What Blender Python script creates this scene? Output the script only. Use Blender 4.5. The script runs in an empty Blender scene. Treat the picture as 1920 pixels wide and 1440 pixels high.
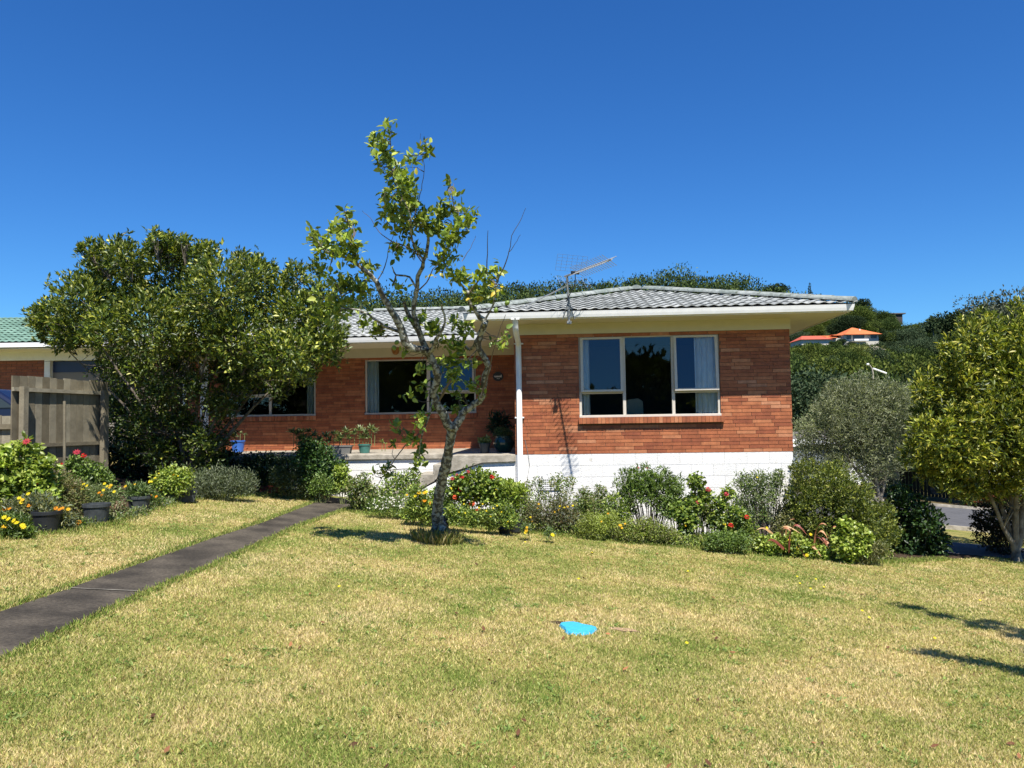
import bpy, math, random
import numpy as np
from mathutils import Vector, Matrix
random.seed(7); RNG = np.random.default_rng(7)
S = bpy.context.scene
COL = S.collection

# ------------------------------------------------------------------ camera, sky, sun, exposure
EYE = 1.76                       # eye height above the lawn at x = 0
F = 1443.0 / 1920.0              # focal length in picture widths
PITCH, ROLL = 0.0495, 0.0148
cam_d = bpy.data.cameras.new('camera'); cam = bpy.data.objects.new('camera', cam_d); COL.objects.link(cam)
cam_d.sensor_width = 36.0; cam_d.lens = 36.0 * F; cam_d.clip_start = 0.05; cam_d.clip_end = 3000
CAMR = Matrix.Rotation(math.pi / 2 + PITCH, 3, 'X') @ Matrix.Rotation(-ROLL, 3, 'Z')
cam.matrix_world = Matrix.Translation((0, 0, EYE)) @ CAMR.to_4x4()
S.camera = cam

SUN_DIR = Vector((-0.24, 1.0, -1.66)).normalized()
sun_d = bpy.data.lights.new('sun', 'SUN'); sun = bpy.data.objects.new('sun', sun_d); COL.objects.link(sun)
sun_d.energy = 5.0; sun_d.angle = math.radians(0.53); sun_d.color = (1.0, 0.95, 0.87)
sun.rotation_euler = SUN_DIR.to_track_quat('-Z', 'Y').to_euler(); sun.location = (5, -10, 20)

W = bpy.data.worlds.new('World'); S.world = W; W.use_nodes = True
wn = W.node_tree.nodes; wl = W.node_tree.links; wn.clear()
sky = wn.new('ShaderNodeTexSky'); sky.sky_type = 'NISHITA'; sky.sun_disc = False
sky.sun_elevation = math.asin(-SUN_DIR.z); sky.sun_rotation = math.atan2(-SUN_DIR.x, -SUN_DIR.y)
sky.altitude = 0; sky.air_density = 1.0; sky.dust_density = 0.15; sky.ozone_density = 3.0
hsv = wn.new('ShaderNodeHueSaturation'); hsv.inputs['Saturation'].default_value = 1.22; hsv.inputs['Hue'].default_value = 0.505
bg = wn.new('ShaderNodeBackground'); bg.inputs['Strength'].default_value = 0.083
wo = wn.new('ShaderNodeOutputWorld')
tint = wn.new('ShaderNodeMix'); tint.data_type = 'RGBA'; tint.blend_type = 'MULTIPLY'; tint.inputs[0].default_value = 1.0
tint.inputs['B'].default_value = (.40, .745, 1.03, 1)
wl.new(sky.outputs[0], hsv.inputs['Color']); wl.new(hsv.outputs[0], tint.inputs['A']); wl.new(tint.outputs['Result'], bg.inputs[0]); wl.new(bg.outputs[0], wo.inputs[0])
S.view_settings.view_transform = 'Standard'; S.view_settings.look = 'None'
S.view_settings.exposure = 0.78; S.view_settings.gamma = 1.0; S.view_settings.use_curve_mapping = False
S.render.engine = 'CYCLES'; S.cycles.max_bounces = 6; S.cycles.transparent_max_bounces = 12
S.cycles.use_denoising = True

# ------------------------------------------------------------------ pixel -> world helpers (only for laying out real positions)
def ray(px, py):
    d = CAMR @ Vector(((px - 960) / 1443.0, -(py - 720) / 1443.0, -1.0))
    return d / d.y                                   # per metre of depth
def P(px, py, D):
    d = ray(px, py); return Vector((d.x * D, D, EYE + d.z * D))
SL = 0.097
def gz(x, y):
    return -SL * min(max(x, -14.0), 45.0)
def gp(px, py):
    d = ray(px, py); t = -EYE / (d.z + SL * d.x); return Vector((d.x * t, t, EYE + d.z * t))
def drop(px, D):                                     # ground point under a pixel column at depth D
    x = (px - 960) / 1443.0 * D; return Vector((x, D, gz(x, D)))

# ------------------------------------------------------------------ mesh helpers
def mesh_np(name, V, Fc, col=None, smooth=False):
    V = np.asarray(V, dtype=np.float32).reshape(-1, 3); Fc = np.asarray(Fc, dtype=np.int32)
    me = bpy.data.meshes.new(name); k = Fc.shape[1]; n = len(Fc)
    me.vertices.add(len(V)); me.vertices.foreach_set('co', V.ravel())
    me.loops.add(n * k); me.loops.foreach_set('vertex_index', Fc.ravel())
    me.polygons.add(n); me.polygons.foreach_set('loop_start', np.arange(0, n * k, k, dtype=np.int32))
    if smooth: me.polygons.foreach_set('use_smooth', np.ones(n, dtype=bool))
    me.update(calc_edges=True)
    if col is not None:
        c = np.ones((len(V), 4), dtype=np.float32); c[:, :3] = col
        a = me.color_attributes.new('col', 'FLOAT_COLOR', 'POINT'); a.data.foreach_set('color', c.ravel())
    return me
def put(name, me, mat, parent=None, kind=None):
    o = bpy.data.objects.new(name, me)
    if mat is not None and me is not None and not me.materials: me.materials.append(mat)
    COL.objects.link(o)
    if parent is not None: o.parent = parent
    if kind: o['kind'] = kind
    return o
def tag(o, label, cat, group=None):
    o['label'] = label; o['category'] = cat
    if group: o['group'] = group
    return o
def thing(name, label, cat, loc=(0, 0, 0), rz=0.0, group=None):
    o = bpy.data.objects.new(name, None); COL.objects.link(o); o.location = loc; o.rotation_euler = (0, 0, rz)
    o.empty_display_size = 0.2
    return tag(o, label, cat, group)

class MB:
    """collects polygons with an optional colour per vertex"""
    def __init__(s): s.v = []; s.f = []; s.c = []
    def add(s, vs, fs, c=None):
        b = len(s.v); s.v += [tuple(p) for p in vs]; s.f += [tuple(b + i for i in f) for f in fs]
        s.c += [c or (1, 1, 1)] * len(vs); return s
    def box(s, x0, x1, y0, y1, z0, z1, c=None):
        vs = [(x0,y0,z0),(x1,y0,z0),(x1,y1,z0),(x0,y1,z0),(x0,y0,z1),(x1,y0,z1),(x1,y1,z1),(x0,y1,z1)]
        return s.add(vs, [(0,3,2,1),(4,5,6,7),(0,1,5,4),(1,2,6,5),(2,3,7,6),(3,0,4,7)], c)
    def prism(s, pts, y0, y1, c=None):              # polygon in x,z extruded in y
        n = len(pts); vs = [(x, y0, z) for x, z in pts] + [(x, y1, z) for x, z in pts]
        fs = [tuple(range(n)), tuple(range(2*n-1, n-1, -1))] + [(i, i+n, (i+1) % n + n, (i+1) % n) for i in range(n)]
        return s.add(vs, fs, c)
    def tube(s, pts, rad, n=8, c=None, cap=True):
        pts = [Vector(p) for p in pts]; m = len(pts)
        if not hasattr(rad, '__len__'): rad = [rad] * m
        b = len(s.v); up = Vector((0.13, 0.31, 0.94)); vs = []
        for i, p in enumerate(pts):
            t = (pts[min(i+1, m-1)] - pts[max(i-1, 0)])
            t = t.normalized() if t.length > 1e-9 else Vector((0, 0, 1))
            a = t.cross(up)
            if a.length < .1: a = t.cross(Vector((1, 0, 0)))
            a.normalize(); bb = t.cross(a)
            for k in range(n):
                w = 2 * math.pi * k / n
                vs.append(p + (a * math.cos(w) + bb * math.sin(w)) * rad[i])
        fs = [(i*n+k, i*n+(k+1) % n, (i+1)*n+(k+1) % n, (i+1)*n+k) for i in range(m-1) for k in range(n)]
        if cap: fs += [tuple(range(n)), tuple((m-1)*n + k for k in range(n-1, -1, -1))]
        return s.add(vs, fs, c)
    def lathe(s, prof, cx=0, cy=0, n=24, c=None, sx=1, sy=1):
        vs = [(cx + r*math.cos(2*math.pi*k/n)*sx, cy + r*math.sin(2*math.pi*k/n)*sy, z) for r, z in prof for k in range(n)]
        m = len(prof)
        fs = [(i*n+k, i*n+(k+1) % n, (i+1)*n+(k+1) % n, (i+1)*n+k) for i in range(m-1) for k in range(n)]
        fs += [tuple(range(n-1, -1, -1)), tuple((m-1)*n+k for k in range(n))]
        return s.add(vs, fs, c)
    def mesh(s, name='part', smooth=False, col=False):
        me = bpy.data.meshes.new(name); me.from_pydata(s.v, [], s.f)
        if smooth: me.polygons.foreach_set('use_smooth', [True]*len(me.polygons))
        if col:
            a = me.color_attributes.new('col', 'FLOAT_COLOR', 'POINT')
            a.data.foreach_set('color', np.array([(r, g, b, 1) for r, g, b in s.c], dtype=np.float32).ravel())
        me.update(); return me
    def put(s, name, mat, parent=None, smooth=False, col=False, kind=None):
        return put(name, s.mesh(name, smooth, col), mat, parent, kind)

def bevel(o, w=0.004, seg=1):
    m = o.modifiers.new('bevel', 'BEVEL'); m.width = w; m.segments = seg; m.limit_method = 'ANGLE'; return o

# ------------------------------------------------------------------ materials
def nodes(m): return m.node_tree.nodes, m.node_tree.links
def mat(name, color, rough=0.6, spec=0.3, metal=0.0, noise=0.0, nscale=8.0, bump=0.0, bscale=40.0, color2=None, detail=5.0, stretch=None):
    m = bpy.data.materials.new(name); m.use_nodes = True; N, L = nodes(m); b = N['Principled BSDF']
    b.inputs['Base Color'].default_value = (*color, 1); b.inputs['Roughness'].default_value = rough
    b.inputs['Specular IOR Level'].default_value = spec; b.inputs['Metallic'].default_value = metal
    tc = N.new('ShaderNodeTexCoord'); src = tc.outputs['Object']
    if stretch:
        mp = N.new('ShaderNodeMapping'); mp.inputs['Scale'].default_value = stretch; L.new(src, mp.inputs[0]); src = mp.outputs[0]
    if noise > 0:
        t = N.new('ShaderNodeTexNoise'); t.inputs['Scale'].default_value = nscale; t.inputs['Detail'].default_value = detail
        r = N.new('ShaderNodeValToRGB'); c2 = color2 or tuple(c * (1 - noise) for c in color)
        r.color_ramp.elements[0].position = .35; r.color_ramp.elements[1].position = .68
        r.color_ramp.elements[0].color = (*c2, 1); r.color_ramp.elements[1].color = (*color, 1)
        L.new(src, t.inputs[0]); L.new(t.outputs[0], r.inputs[0]); L.new(r.outputs[0], b.inputs['Base Color'])
    if bump > 0:
        t2 = N.new('ShaderNodeTexNoise'); t2.inputs['Scale'].default_value = bscale; t2.inputs['Detail'].default_value = 6
        bp = N.new('ShaderNodeBump'); bp.inputs['Strength'].default_value = bump; bp.inputs['Distance'].default_value = 0.02
        L.new(src, t2.inputs[0]); L.new(t2.outputs[0], bp.inputs['Height']); L.new(bp.outputs[0], b.inputs['Normal'])
    return m

def ramp_mat(name, stops, by='object', rough=.8, spec=.25, bump=.3, bscale=60, blotch=.35, bl_scale=6.0, stain=None):
    """colour picked per piece: Object Info random, or the stored value col.r"""
    m = bpy.data.materials.new(name); m.use_nodes = True; N, L = nodes(m); b = N['Principled BSDF']
    b.inputs['Roughness'].default_value = rough; b.inputs['Specular IOR Level'].default_value = spec
    if by == 'object': s = N.new('ShaderNodeObjectInfo').outputs['Random']
    else:
        a = N.new('ShaderNodeAttribute'); a.attribute_name = 'col'; sp = N.new('ShaderNodeSeparateColor')
        L.new(a.outputs['Color'], sp.inputs[0]); s = sp.outputs[0]
    r = N.new('ShaderNodeValToRGB'); e = r.color_ramp.elements
    while len(e) > 1: e.remove(e[0])
    e[0].position = stops[0][0]; e[0].color = (*stops[0][1], 1)
    for p, c in stops[1:]: q = e.new(p); q.color = (*c, 1)
    L.new(s, r.inputs[0])
    g = N.new('ShaderNodeNewGeometry')
    t = N.new('ShaderNodeTexNoise'); t.inputs['Scale'].default_value = bl_scale; t.inputs['Detail'].default_value = 7
    t.inputs['Roughness'].default_value = .65
    L.new(g.outputs['Position'], t.inputs[0])
    mr = N.new('ShaderNodeMapRange'); mr.inputs['From Min'].default_value = .3; mr.inputs['From Max'].default_value = .7
    mr.inputs['To Min'].default_value = 1 - blotch; mr.inputs['To Max'].default_value = 1 + blotch * .6
    L.new(t.outputs[0], mr.inputs[0])
    mx = N.new('ShaderNodeMix'); mx.data_type = 'RGBA'; mx.blend_type = 'MULTIPLY'; mx.inputs[0].default_value = 1
    L.new(r.outputs[0], mx.inputs['A']); L.new(mr.outputs[0], mx.inputs['B'])
    out = mx.outputs['Result']
    if stain:
        t3 = N.new('ShaderNodeTexNoise'); t3.inputs['Scale'].default_value = stain[1]; t3.inputs['Detail'].default_value = 8
        L.new(g.outputs['Position'], t3.inputs[0])
        r3 = N.new('ShaderNodeValToRGB'); r3.color_ramp.elements[0].position = stain[2]; r3.color_ramp.elements[1].position = stain[2] + .12
        L.new(t3.outputs[0], r3.inputs[0])
        m3 = N.new('ShaderNodeMix'); m3.data_type = 'RGBA'; L.new(r3.outputs[0], m3.inputs[0]); L.new(out, m3.inputs['A'])
        m3.inputs['B'].default_value = (*stain[0], 1); out = m3.outputs['Result']
    L.new(out, b.inputs['Base Color'])
    t2 = N.new('ShaderNodeTexNoise'); t2.inputs['Scale'].default_value = bscale; t2.inputs['Detail'].default_value = 5
    L.new(g.outputs['Position'], t2.inputs[0])
    bp = N.new('ShaderNodeBump'); bp.inputs['Strength'].default_value = bump; bp.inputs['Distance'].default_value = .01
    L.new(t2.outputs[0], bp.inputs['Height']); L.new(bp.outputs[0], b.inputs['Normal'])
    return m

def leaf_mat(name, rough=.45, spec=.4, trans=.3, tint=(1.25, 1.35, .6)):
    m = bpy.data.materials.new(name); m.use_nodes = True; N, L = nodes(m); b = N['Principled BSDF']
    a = N.new('ShaderNodeAttribute'); a.attribute_name = 'col'
    L.new(a.outputs['Color'], b.inputs['Base Color']); b.inputs['Roughness'].default_value = rough
    b.inputs['Specular IOR Level'].default_value = spec
    tr = N.new('ShaderNodeBsdfTranslucent'); mu = N.new('ShaderNodeMix'); mu.data_type = 'RGBA'; mu.blend_type = 'MULTIPLY'
    mu.inputs[0].default_value = 1; mu.inputs['B'].default_value = (*tint, 1)
    L.new(a.outputs['Color'], mu.inputs['A']); L.new(mu.outputs['Result'], tr.inputs[0])
    mx = N.new('ShaderNodeMixShader'); mx.inputs[0].default_value = trans
    L.new(b.outputs[0], mx.inputs[1]); L.new(tr.outputs[0], mx.inputs[2]); L.new(mx.outputs[0], N['Material Output'].inputs[0])
    return m
M_LEAF = leaf_mat('glossy_leaf', .42, .45, .30)
M_MATTE = leaf_mat('matte_leaf', .7, .2, .28)
M_FAR = leaf_mat('far_foliage', .9, .1, .12, (1, 1.1, .6))
M_GRASS = leaf_mat('grass_blade', .65, .2, .35, (1.1, 1.15, .7))

BRICK_STOPS = [(0, (.25, .072, .032)), (.25, (.31, .095, .039)), (.55, (.365, .118, .048)), (.80, (.41, .145, .060)),
               (.94, (.45, .185, .088)), (1, (.46, .21, .115))]
M_BRICK = ramp_mat('brick', BRICK_STOPS, 'object', .6, .35, .35, 90, .3, 9)
M_BRICKC = ramp_mat('brick_joined', BRICK_STOPS, 'col', .6, .35, .35, 90, .3, 9)
M_MORTAR = mat('mortar', (.20, .115, .075), .9, .1, noise=.3, nscale=20)
TILE_STOPS = [(0, (.25, .265, .26)), (.5, (.33, .345, .335)), (1, (.41, .42, .405))]
M_TILE = ramp_mat('roof_tile', TILE_STOPS, 'object', .85, .2, .5, 70, .4, 14, stain=((.16, .165, .15), 5, .60))
M_TILEC = ramp_mat('roof_tile_joined', TILE_STOPS, 'col', .85, .2, .5, 70, .4, 14, stain=((.16, .165, .15), 5, .60))
M_CAP = ramp_mat('ridge_cap', [(0, (.20, .23, .21)), (1, (.31, .33, .31))], 'object', .9, .15, .5, 50, .4, 12, stain=((.10, .12, .09), 9, .58))
M_GREENT = ramp_mat('green_tile', [(0, (.10, .185, .14)), (1, (.16, .27, .21))], 'object', .75, .3, .3, 50, .3, 8)
M_BLOCK = ramp_mat('white_block', [(0, (.70, .69, .66)), (1, (.76, .75, .73))], 'object', .85, .2, .8, 55, .05, 5, stain=((.50, .47, .40), 7, .66))
M_BLOCKJ = mat('white_joint', (.66, .65, .61), .9, .1)
M_WHITE = mat('white_paint', (.80, .80, .78), .45, .4, noise=.08, nscale=9)
M_CREAM = mat('cream_paint', (.62, .57, .43), .6, .3, noise=.06, nscale=5)
M_SOFFIT = mat('soffit_paint', (.70, .65, .47), .7, .2, noise=.06, nscale=4)
M_FRAME = mat('window_frame', (.56, .52, .45), .4, .45, noise=.08, nscale=12)
M_CONC = mat('concrete', (.42, .38, .31), .9, .2, noise=.4, nscale=7, bump=.4, bscale=50, color2=(.24, .215, .17))
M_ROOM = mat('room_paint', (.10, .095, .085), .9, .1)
M_CURT = mat('curtain', (.90, .91, .87), .85, .1, noise=.1, nscale=6)
M_BARK = mat('lichen_bark', (.40, .40, .345), .95, .1, noise=.6, nscale=19, bump=1.0, bscale=45, color2=(.11, .10, .08), detail=3)
for n_ in M_BARK.node_tree.nodes:
    if n_.type == 'VALTORGB': n_.color_ramp.elements[0].position = .46; n_.color_ramp.elements[1].position = .57
M_BARK2 = mat('grey_bark', (.20, .175, .14), .95, .1, noise=.5, nscale=14, bump=.7, bscale=30, color2=(.08, .065, .05))
M_BARK3 = mat('pale_trunk', (.30, .27, .21), .9, .1, noise=.5, nscale=8, bump=.5, bscale=20, color2=(.12, .10, .075))
M_TWIG = mat('twig', (.16, .13, .10), .9, .1)
M_STEM = mat('green_stem', (.16, .18, .07), .8, .2)
M_TIMBER = ramp_mat('fence_timber', [(0, (.16, .135, .09)), (.5, (.23, .20, .14)), (1, (.33, .295, .215))], 'object', .9, .1, .4, 40, .3, 5)
M_SOIL = mat('soil', (.085, .06, .04), 1, .05, noise=.5, nscale=14, bump=.8, bscale=25)
M_BLACKP = mat('black_plastic', (.022, .024, .026), .5, .4, noise=.3, nscale=9)
M_GREYP = mat('grey_plastic', (.06, .068, .07), .6, .3, noise=.4, nscale=14)
M_METAL = mat('aerial_metal', (.45, .46, .46), .45, .5, .6)
M_GALV = mat('galvanised', (.22, .23, .22), .6, .4, .4)

mg = bpy.data.materials.new('glass'); mg.use_nodes = True; N, L = nodes(mg); N.clear()
o_ = N.new('ShaderNodeOutputMaterial'); tr_ = N.new('ShaderNodeBsdfTransparent'); tr_.inputs[0].default_value = (.80, .86, .86, 1)
gl_ = N.new('ShaderNodeBsdfGlossy'); gl_.inputs['Roughness'].default_value = .015; gl_.inputs[0].default_value = (.9, .95, 1, 1)
fr_ = N.new('ShaderNodeFresnel'); fr_.inputs[0].default_value = 1.63; mx_ = N.new('ShaderNodeMixShader')
L.new(fr_.outputs[0], mx_.inputs[0]); L.new(tr_.outputs[0], mx_.inputs[1]); L.new(gl_.outputs[0], mx_.inputs[2]); L.new(mx_.outputs[0], o_.inputs[0])
M_GLASS = mg

# lawn base: dry straw and green patches
ml = bpy.data.materials.new('lawn'); ml.use_nodes = True; N, L = nodes(ml); b = N['Principled BSDF']
b.inputs['Roughness'].default_value = .95; b.inputs['Specular IOR Level'].default_value = .08
g_ = N.new('ShaderNodeNewGeometry')
def nz(sc, det=6, ro=.6):
    t = N.new('ShaderNodeTexNoise'); t.inputs['Scale'].default_value = sc; t.inputs['Detail'].default_value = det
    t.inputs['Roughness'].default_value = ro; L.new(g_.outputs['Position'], t.inputs[0]); return t
def rp(src, a, ca, b_, cb):
    r = N.new('ShaderNodeValToRGB'); r.color_ramp.elements[0].position = a; r.color_ramp.elements[1].position = b_
    r.color_ramp.elements[0].color = (*ca, 1); r.color_ramp.elements[1].color = (*cb, 1); L.new(src, r.inputs[0]); return r
n1 = nz(1.1); n2 = nz(90, 3)
r1 = rp(n1.outputs[0], .38, (.15, .185, .045), .60, (.36, .29, .13))
r2 = rp(n2.outputs[0], .35, (.35, .33, .25), .65, (1.35, 1.3, 1.15))
mm = N.new('ShaderNodeMix'); mm.data_type = 'RGBA'; mm.blend_type = 'MULTIPLY'; mm.inputs[0].default_value = .9
L.new(r1.outputs[0], mm.inputs['A']); L.new(r2.outputs[0], mm.inputs['B']); L.new(mm.outputs['Result'], b.inputs['Base Color'])
bp = N.new('ShaderNodeBump'); bp.inputs['Strength'].default_value = .6; bp.inputs['Distance'].default_value = .02
L.new(n2.outputs[0], bp.inputs['Height']); L.new(bp.outputs[0], b.inputs['Normal'])
M_LAWN = ml
M_PATH = mat('worn_concrete_path', (.088, .078, .066), .92, .2, noise=.3, nscale=42, bump=.5, bscale=110, color2=(.052, .046, .040), detail=12)
N_, L_x = nodes(M_PATH); pb_ = N_['Principled BSDF']; old_ = pb_.inputs['Base Color'].links[0].from_socket
gx_ = N_.new('ShaderNodeNewGeometry'); tn_ = N_.new('ShaderNodeTexNoise'); tn_.inputs['Scale'].default_value = 2.3; tn_.inputs['Detail'].default_value = 8; L_x.new(gx_.outputs['Position'], tn_.inputs[0])
rm_ = N_.new('ShaderNodeValToRGB'); rm_.color_ramp.elements[0].position = .38; rm_.color_ramp.elements[1].position = .66; rm_.color_ramp.elements[0].color = (.62, .60, .55, 1); rm_.color_ramp.elements[1].color = (1.45, 1.38, 1.22, 1); L_x.new(tn_.outputs[0], rm_.inputs[0])
mp_ = N_.new('ShaderNodeMix'); mp_.data_type = 'RGBA'; mp_.blend_type = 'MULTIPLY'; mp_.inputs[0].default_value = 1; L_x.new(old_, mp_.inputs['A']); L_x.new(rm_.outputs[0], mp_.inputs['B']); L_x.new(mp_.outputs['Result'], pb_.inputs['Base Color'])
M_ROAD = mat('asphalt', (.11, .11, .115), .9, .2, noise=.25, nscale=4, bump=.3, bscale=80)
M_HILL = mat('hill_ground', (.035, .05, .018), 1, .05, noise=.5, nscale=.25, color2=(.015, .025, .01))

# ------------------------------------------------------------------ terrain
def ridgeA(x):     # wooded ridge behind the roof, at y = 350
    pts = [(-330, -6), (-225, 8), (-160, 30), (-110, 42), (-87, 48), (-63, 50), (-30, 52), (0, 55), (20, 55), (45, 57), (80, 59), (104, 56), (118, 53), (127, 48), (150, 44), (180, 38), (330, 30), (520, 26)]
    return float(np.interp(x, [p[0] for p in pts], [p[1] for p in pts]))
def ridgeB(x):     # nearer hill at the right, at y = 215
    pts = [(20, -6), (60, 8), (78, 25), (92, 31), (98, 29), (106, 26), (114, 23.5), (121, 22), (127, 23), (134, 26), (150, 31), (190, 33), (300, 22), (500, 10)]
    return float(np.interp(x, [p[0] for p in pts], [p[1] for p in pts]))
def sm(t): t = min(max(t, 0), 1); return t*t*(3-2*t)
def hz_(x, y):
    base = gz(x, y); far = -5.0
    z = base + (far - base) * sm((y - 40) / 30)
    if y > 60:
        a = ridgeA(x/y*350); b_ = ridgeB(x/y*215)
        za = far + (a - far) * sm((y - 140) / 210) if y < 350 else a - (y - 350) * .1
        zb = far + (b_ - far) * (min(max((y - 75) / 140, 0), 1) ** .85) if y < 215 else b_ - (y - 215) * .12
        z = max(z, za, zb)
    return z
def grid(name, xs, ys, fz, mt, kind='structure'):
    V = [(x, y, fz(x, y)) for y in ys for x in xs]; n = len(xs)
    Fc = [(j*n+i, j*n+i+1, (j+1)*n+i+1, (j+1)*n+i) for j in range(len(ys)-1) for i in range(n-1)]
    return put(name, mesh_np(name, V, Fc, smooth=True), mt, None, kind)
xs1 = [-600, -200, -60, -30, -14, -8, -4, 0, 4, 8, 14, 20, 30, 45, 70, 110, 200, 600]
ys1 = [-80, -40, -20, -5, 0, 5, 10, 15, 20, 30, 40, 46, 52, 58, 64, 70]
grid('ground', xs1, ys1, hz_, M_LAWN)
grid('hillside', list(np.linspace(-600, 600, 121)), list(np.concatenate([np.arange(70, 400, 10), [420, 480, 600, 900]])), hz_, M_HILL)

def sheet(name, pts, dz, mt, kind='structure', thick=0.0, parent=None):
    mb = MB(); n = len(pts); top = [(x, y, gz(x, y) + dz) for x, y in pts]
    vs = top + ([(x, y, gz(x, y) + dz - thick) for x, y in pts] if thick else [])
    fs = [tuple(range(n))]
    if thick: fs += [(i, i+n, (i+1) % n + n, (i+1) % n) for i in range(n)]
    mb.add(vs, fs); o = mb.put(name, mt, parent)
    if kind: o['kind'] = kind
    return o

# path of slabs
upE = [gp(-420, 1290), gp(0, 1150), gp(130, 1106), gp(400, 1011), gp(488, 983), gp(600, 940)]
loE = [gp(-420, 1400), gp(0, 1235), gp(265, 1112), gp(400, 1057), gp(545, 990), gp(650, 953)]
path = bpy.data.objects.new('footpath', None); COL.objects.link(path); path['kind'] = 'structure'
def lerp2(a, b_, t): return (a.x + (b_.x-a.x)*t, a.y + (b_.y-a.y)*t)
for k, (i, j) in enumerate(((0, 2), (2, 4), (4, 5))):
    e = .012
    idx = list(range(i, j+1))
    U = [lerp2(upE[q], upE[q], 0) for q in idx]; Lw = [lerp2(loE[q], loE[q], 0) for q in idx]
    pts = [(x, y + (e if n == 0 else -e if n == len(idx)-1 else 0)) for n, (x, y) in enumerate(Lw)] + \
          [(x, y + (e if n == 0 else -e if n == len(idx)-1 else 0)) for n, (x, y) in reversed(list(enumerate(U)))]
    sheet('slab', pts, .014 + .003*(k % 2), M_PATH, None, .05, path)
fin = [(upE[5].x, upE[5].y + .02), (loE[5].x, loE[5].y + .02), (-2.35, 13.75), (-2.3, 15.0), (upE[5].x + .05, 15.0)]
sheet('slab', [fin[0], fin[1], fin[2], fin[3], fin[4]], .013, M_PATH, None, .05, path)
sheet('slab_joint', [(upE[2].x, upE[2].y - .011), (loE[2].x, loE[2].y - .011), (loE[2].x, loE[2].y + .011), (upE[2].x, upE[2].y + .011)], .0195,
      mat('joint_sand', (.25, .23, .19), 1, .1, noise=.6, nscale=9), None, 0, path)

bedR = [gp(*p) for p in ((655, 957), (700, 965), (760, 972), (830, 984), (900, 991), (980, 999), (1100, 1010), (1200, 1019), (1300, 1029), (1400, 1037), (1500, 1046), (1600, 1055), (1680, 1054), (1775, 1049))]
bedL = [gp(*p) for p in ((-400, 1060), (0, 1010), (60, 1004), (130, 994), (200, 984), (250, 964), (300, 949), (360, 936), (480, 928), (598, 939))]
bedR_poly = [(p.x, p.y) for p in bedR] + [(8.6, 14.2), (6.5, 18), (-2.3, 18), (-2.3, 13.9)]
bedL_poly = [(p.x, p.y) for p in bedL] + [(-3.5, 18), (-14, 18)]
def bed(name, poly):
    # triangulated by a fan of strips: front edge against a back line
    mb = MB(); mb.add([(x, y, gz(x, y) + .006) for x, y in poly], [tuple(range(len(poly)))])
    o = mb.put(name, M_SOIL); o['kind'] = 'structure'; return o
bed('flower_bed_soil', bedR_poly); bed('flower_bed_soil', bedL_poly)

def strip(name, y0, y1, x0, x1, dz, mt, th=0.0):
    return sheet(name, [(x0, y0), (x1, y0), (x1, y1), (x0, y1)], dz, mt, 'structure', th)
strip('driveway', 14.3, 16.2, 8.0, 44, .012, M_ROAD)
strip('road', 19.2, 27.5, 7.5, 44, .010, M_ROAD)
kb = MB()
for (yy) in (19.12, 27.5):
    kb.add([(7.5, yy, gz(7.5, 0)-.02), (44, yy, gz(44, 0)-.02), (44, yy+.13, gz(44, 0)-.02), (7.5, yy+.13, gz(7.5, 0)-.02),
            (7.5, yy, gz(7.5, 0)+.1), (44, yy, gz(44, 0)+.1), (44, yy+.13, gz(44, 0)+.1), (7.5, yy+.13, gz(7.5, 0)+.1)],
           [(4,5,6,7),(0,1,5,4),(1,2,6,5),(2,3,7,6),(3,0,4,7)])
kb.put('kerb', M_CONC, kind='structure')
strip('leaf_litter_verge', 27.7, 34, 8, 44, .008, mat('leaf_litter', (.16, .11, .06), 1, .05, noise=.6, nscale=3, color2=(.07, .07, .03)))

# ------------------------------------------------------------------ the brick house, built in its own frame (u right, v back, z up)
A = 0.0738
ZB = EYE - 0.603; ZT = EYE + 1.615; ZG = EYE + 1.922; WW = 5.016; OV = 0.86; VR = 3.79; VG = 2.42; UL = -8.35
O3 = Vector((.0498, 14.3, 0)); E1 = Vector((math.cos(A), -math.sin(A), 0)); E2 = Vector((math.sin(A), math.cos(A), 0))
def hw(u, v, z): return O3 + E1*u + E2*v + Vector((0, 0, z))
def hp(px, py, v):            # pixel -> (u,z) on the house plane at depth v
    d = ray(px, py); o = Vector((0, 0, EYE)); t = (v - (o - O3).dot(E2)) / d.dot(E2); p = o + d*t
    return (p - O3).dot(E1), p.z
def on_z(px, py, z):          # pixel -> house (u,v) on a level plane
    d = ray(px, py); t = (z - EYE) / d.z; p = Vector((0, 0, EYE)) + d*t
    return (p - O3).dot(E1), (p - O3).dot(E2)
house = thing('brick_house', 'low brick house with grey tiled hip roof, white foundation and concrete deck', 'house', O3, -A)
def hpart(name, mb, mt, par=None, **k): return mb.put(name, mt, par or house, **k)

SL_W = 0.262; AP_U = WW/2; AP_V = -OV + WW/2 + OV; AP_Z = ZG + (WW/2 + OV) * SL_W
# windows: (name, u0,u1,z0,z1, v)
wu0, wz1 = hp(1084, 633, 0); wu1, wz0 = hp(1352, 779, 0)
W_WIN = (wu0, wu1, wz0, wz1 + .03)
a0, b1 = hp(684, 674, VR); a1, b0 = hp(893, 774, VR); W2 = (a0, a1, b0, b1)
a0, b1 = hp(424, 682, VR); a1, b0 = hp(592, 779, VR); W1 = (a0, a1, b0, b1)

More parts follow.
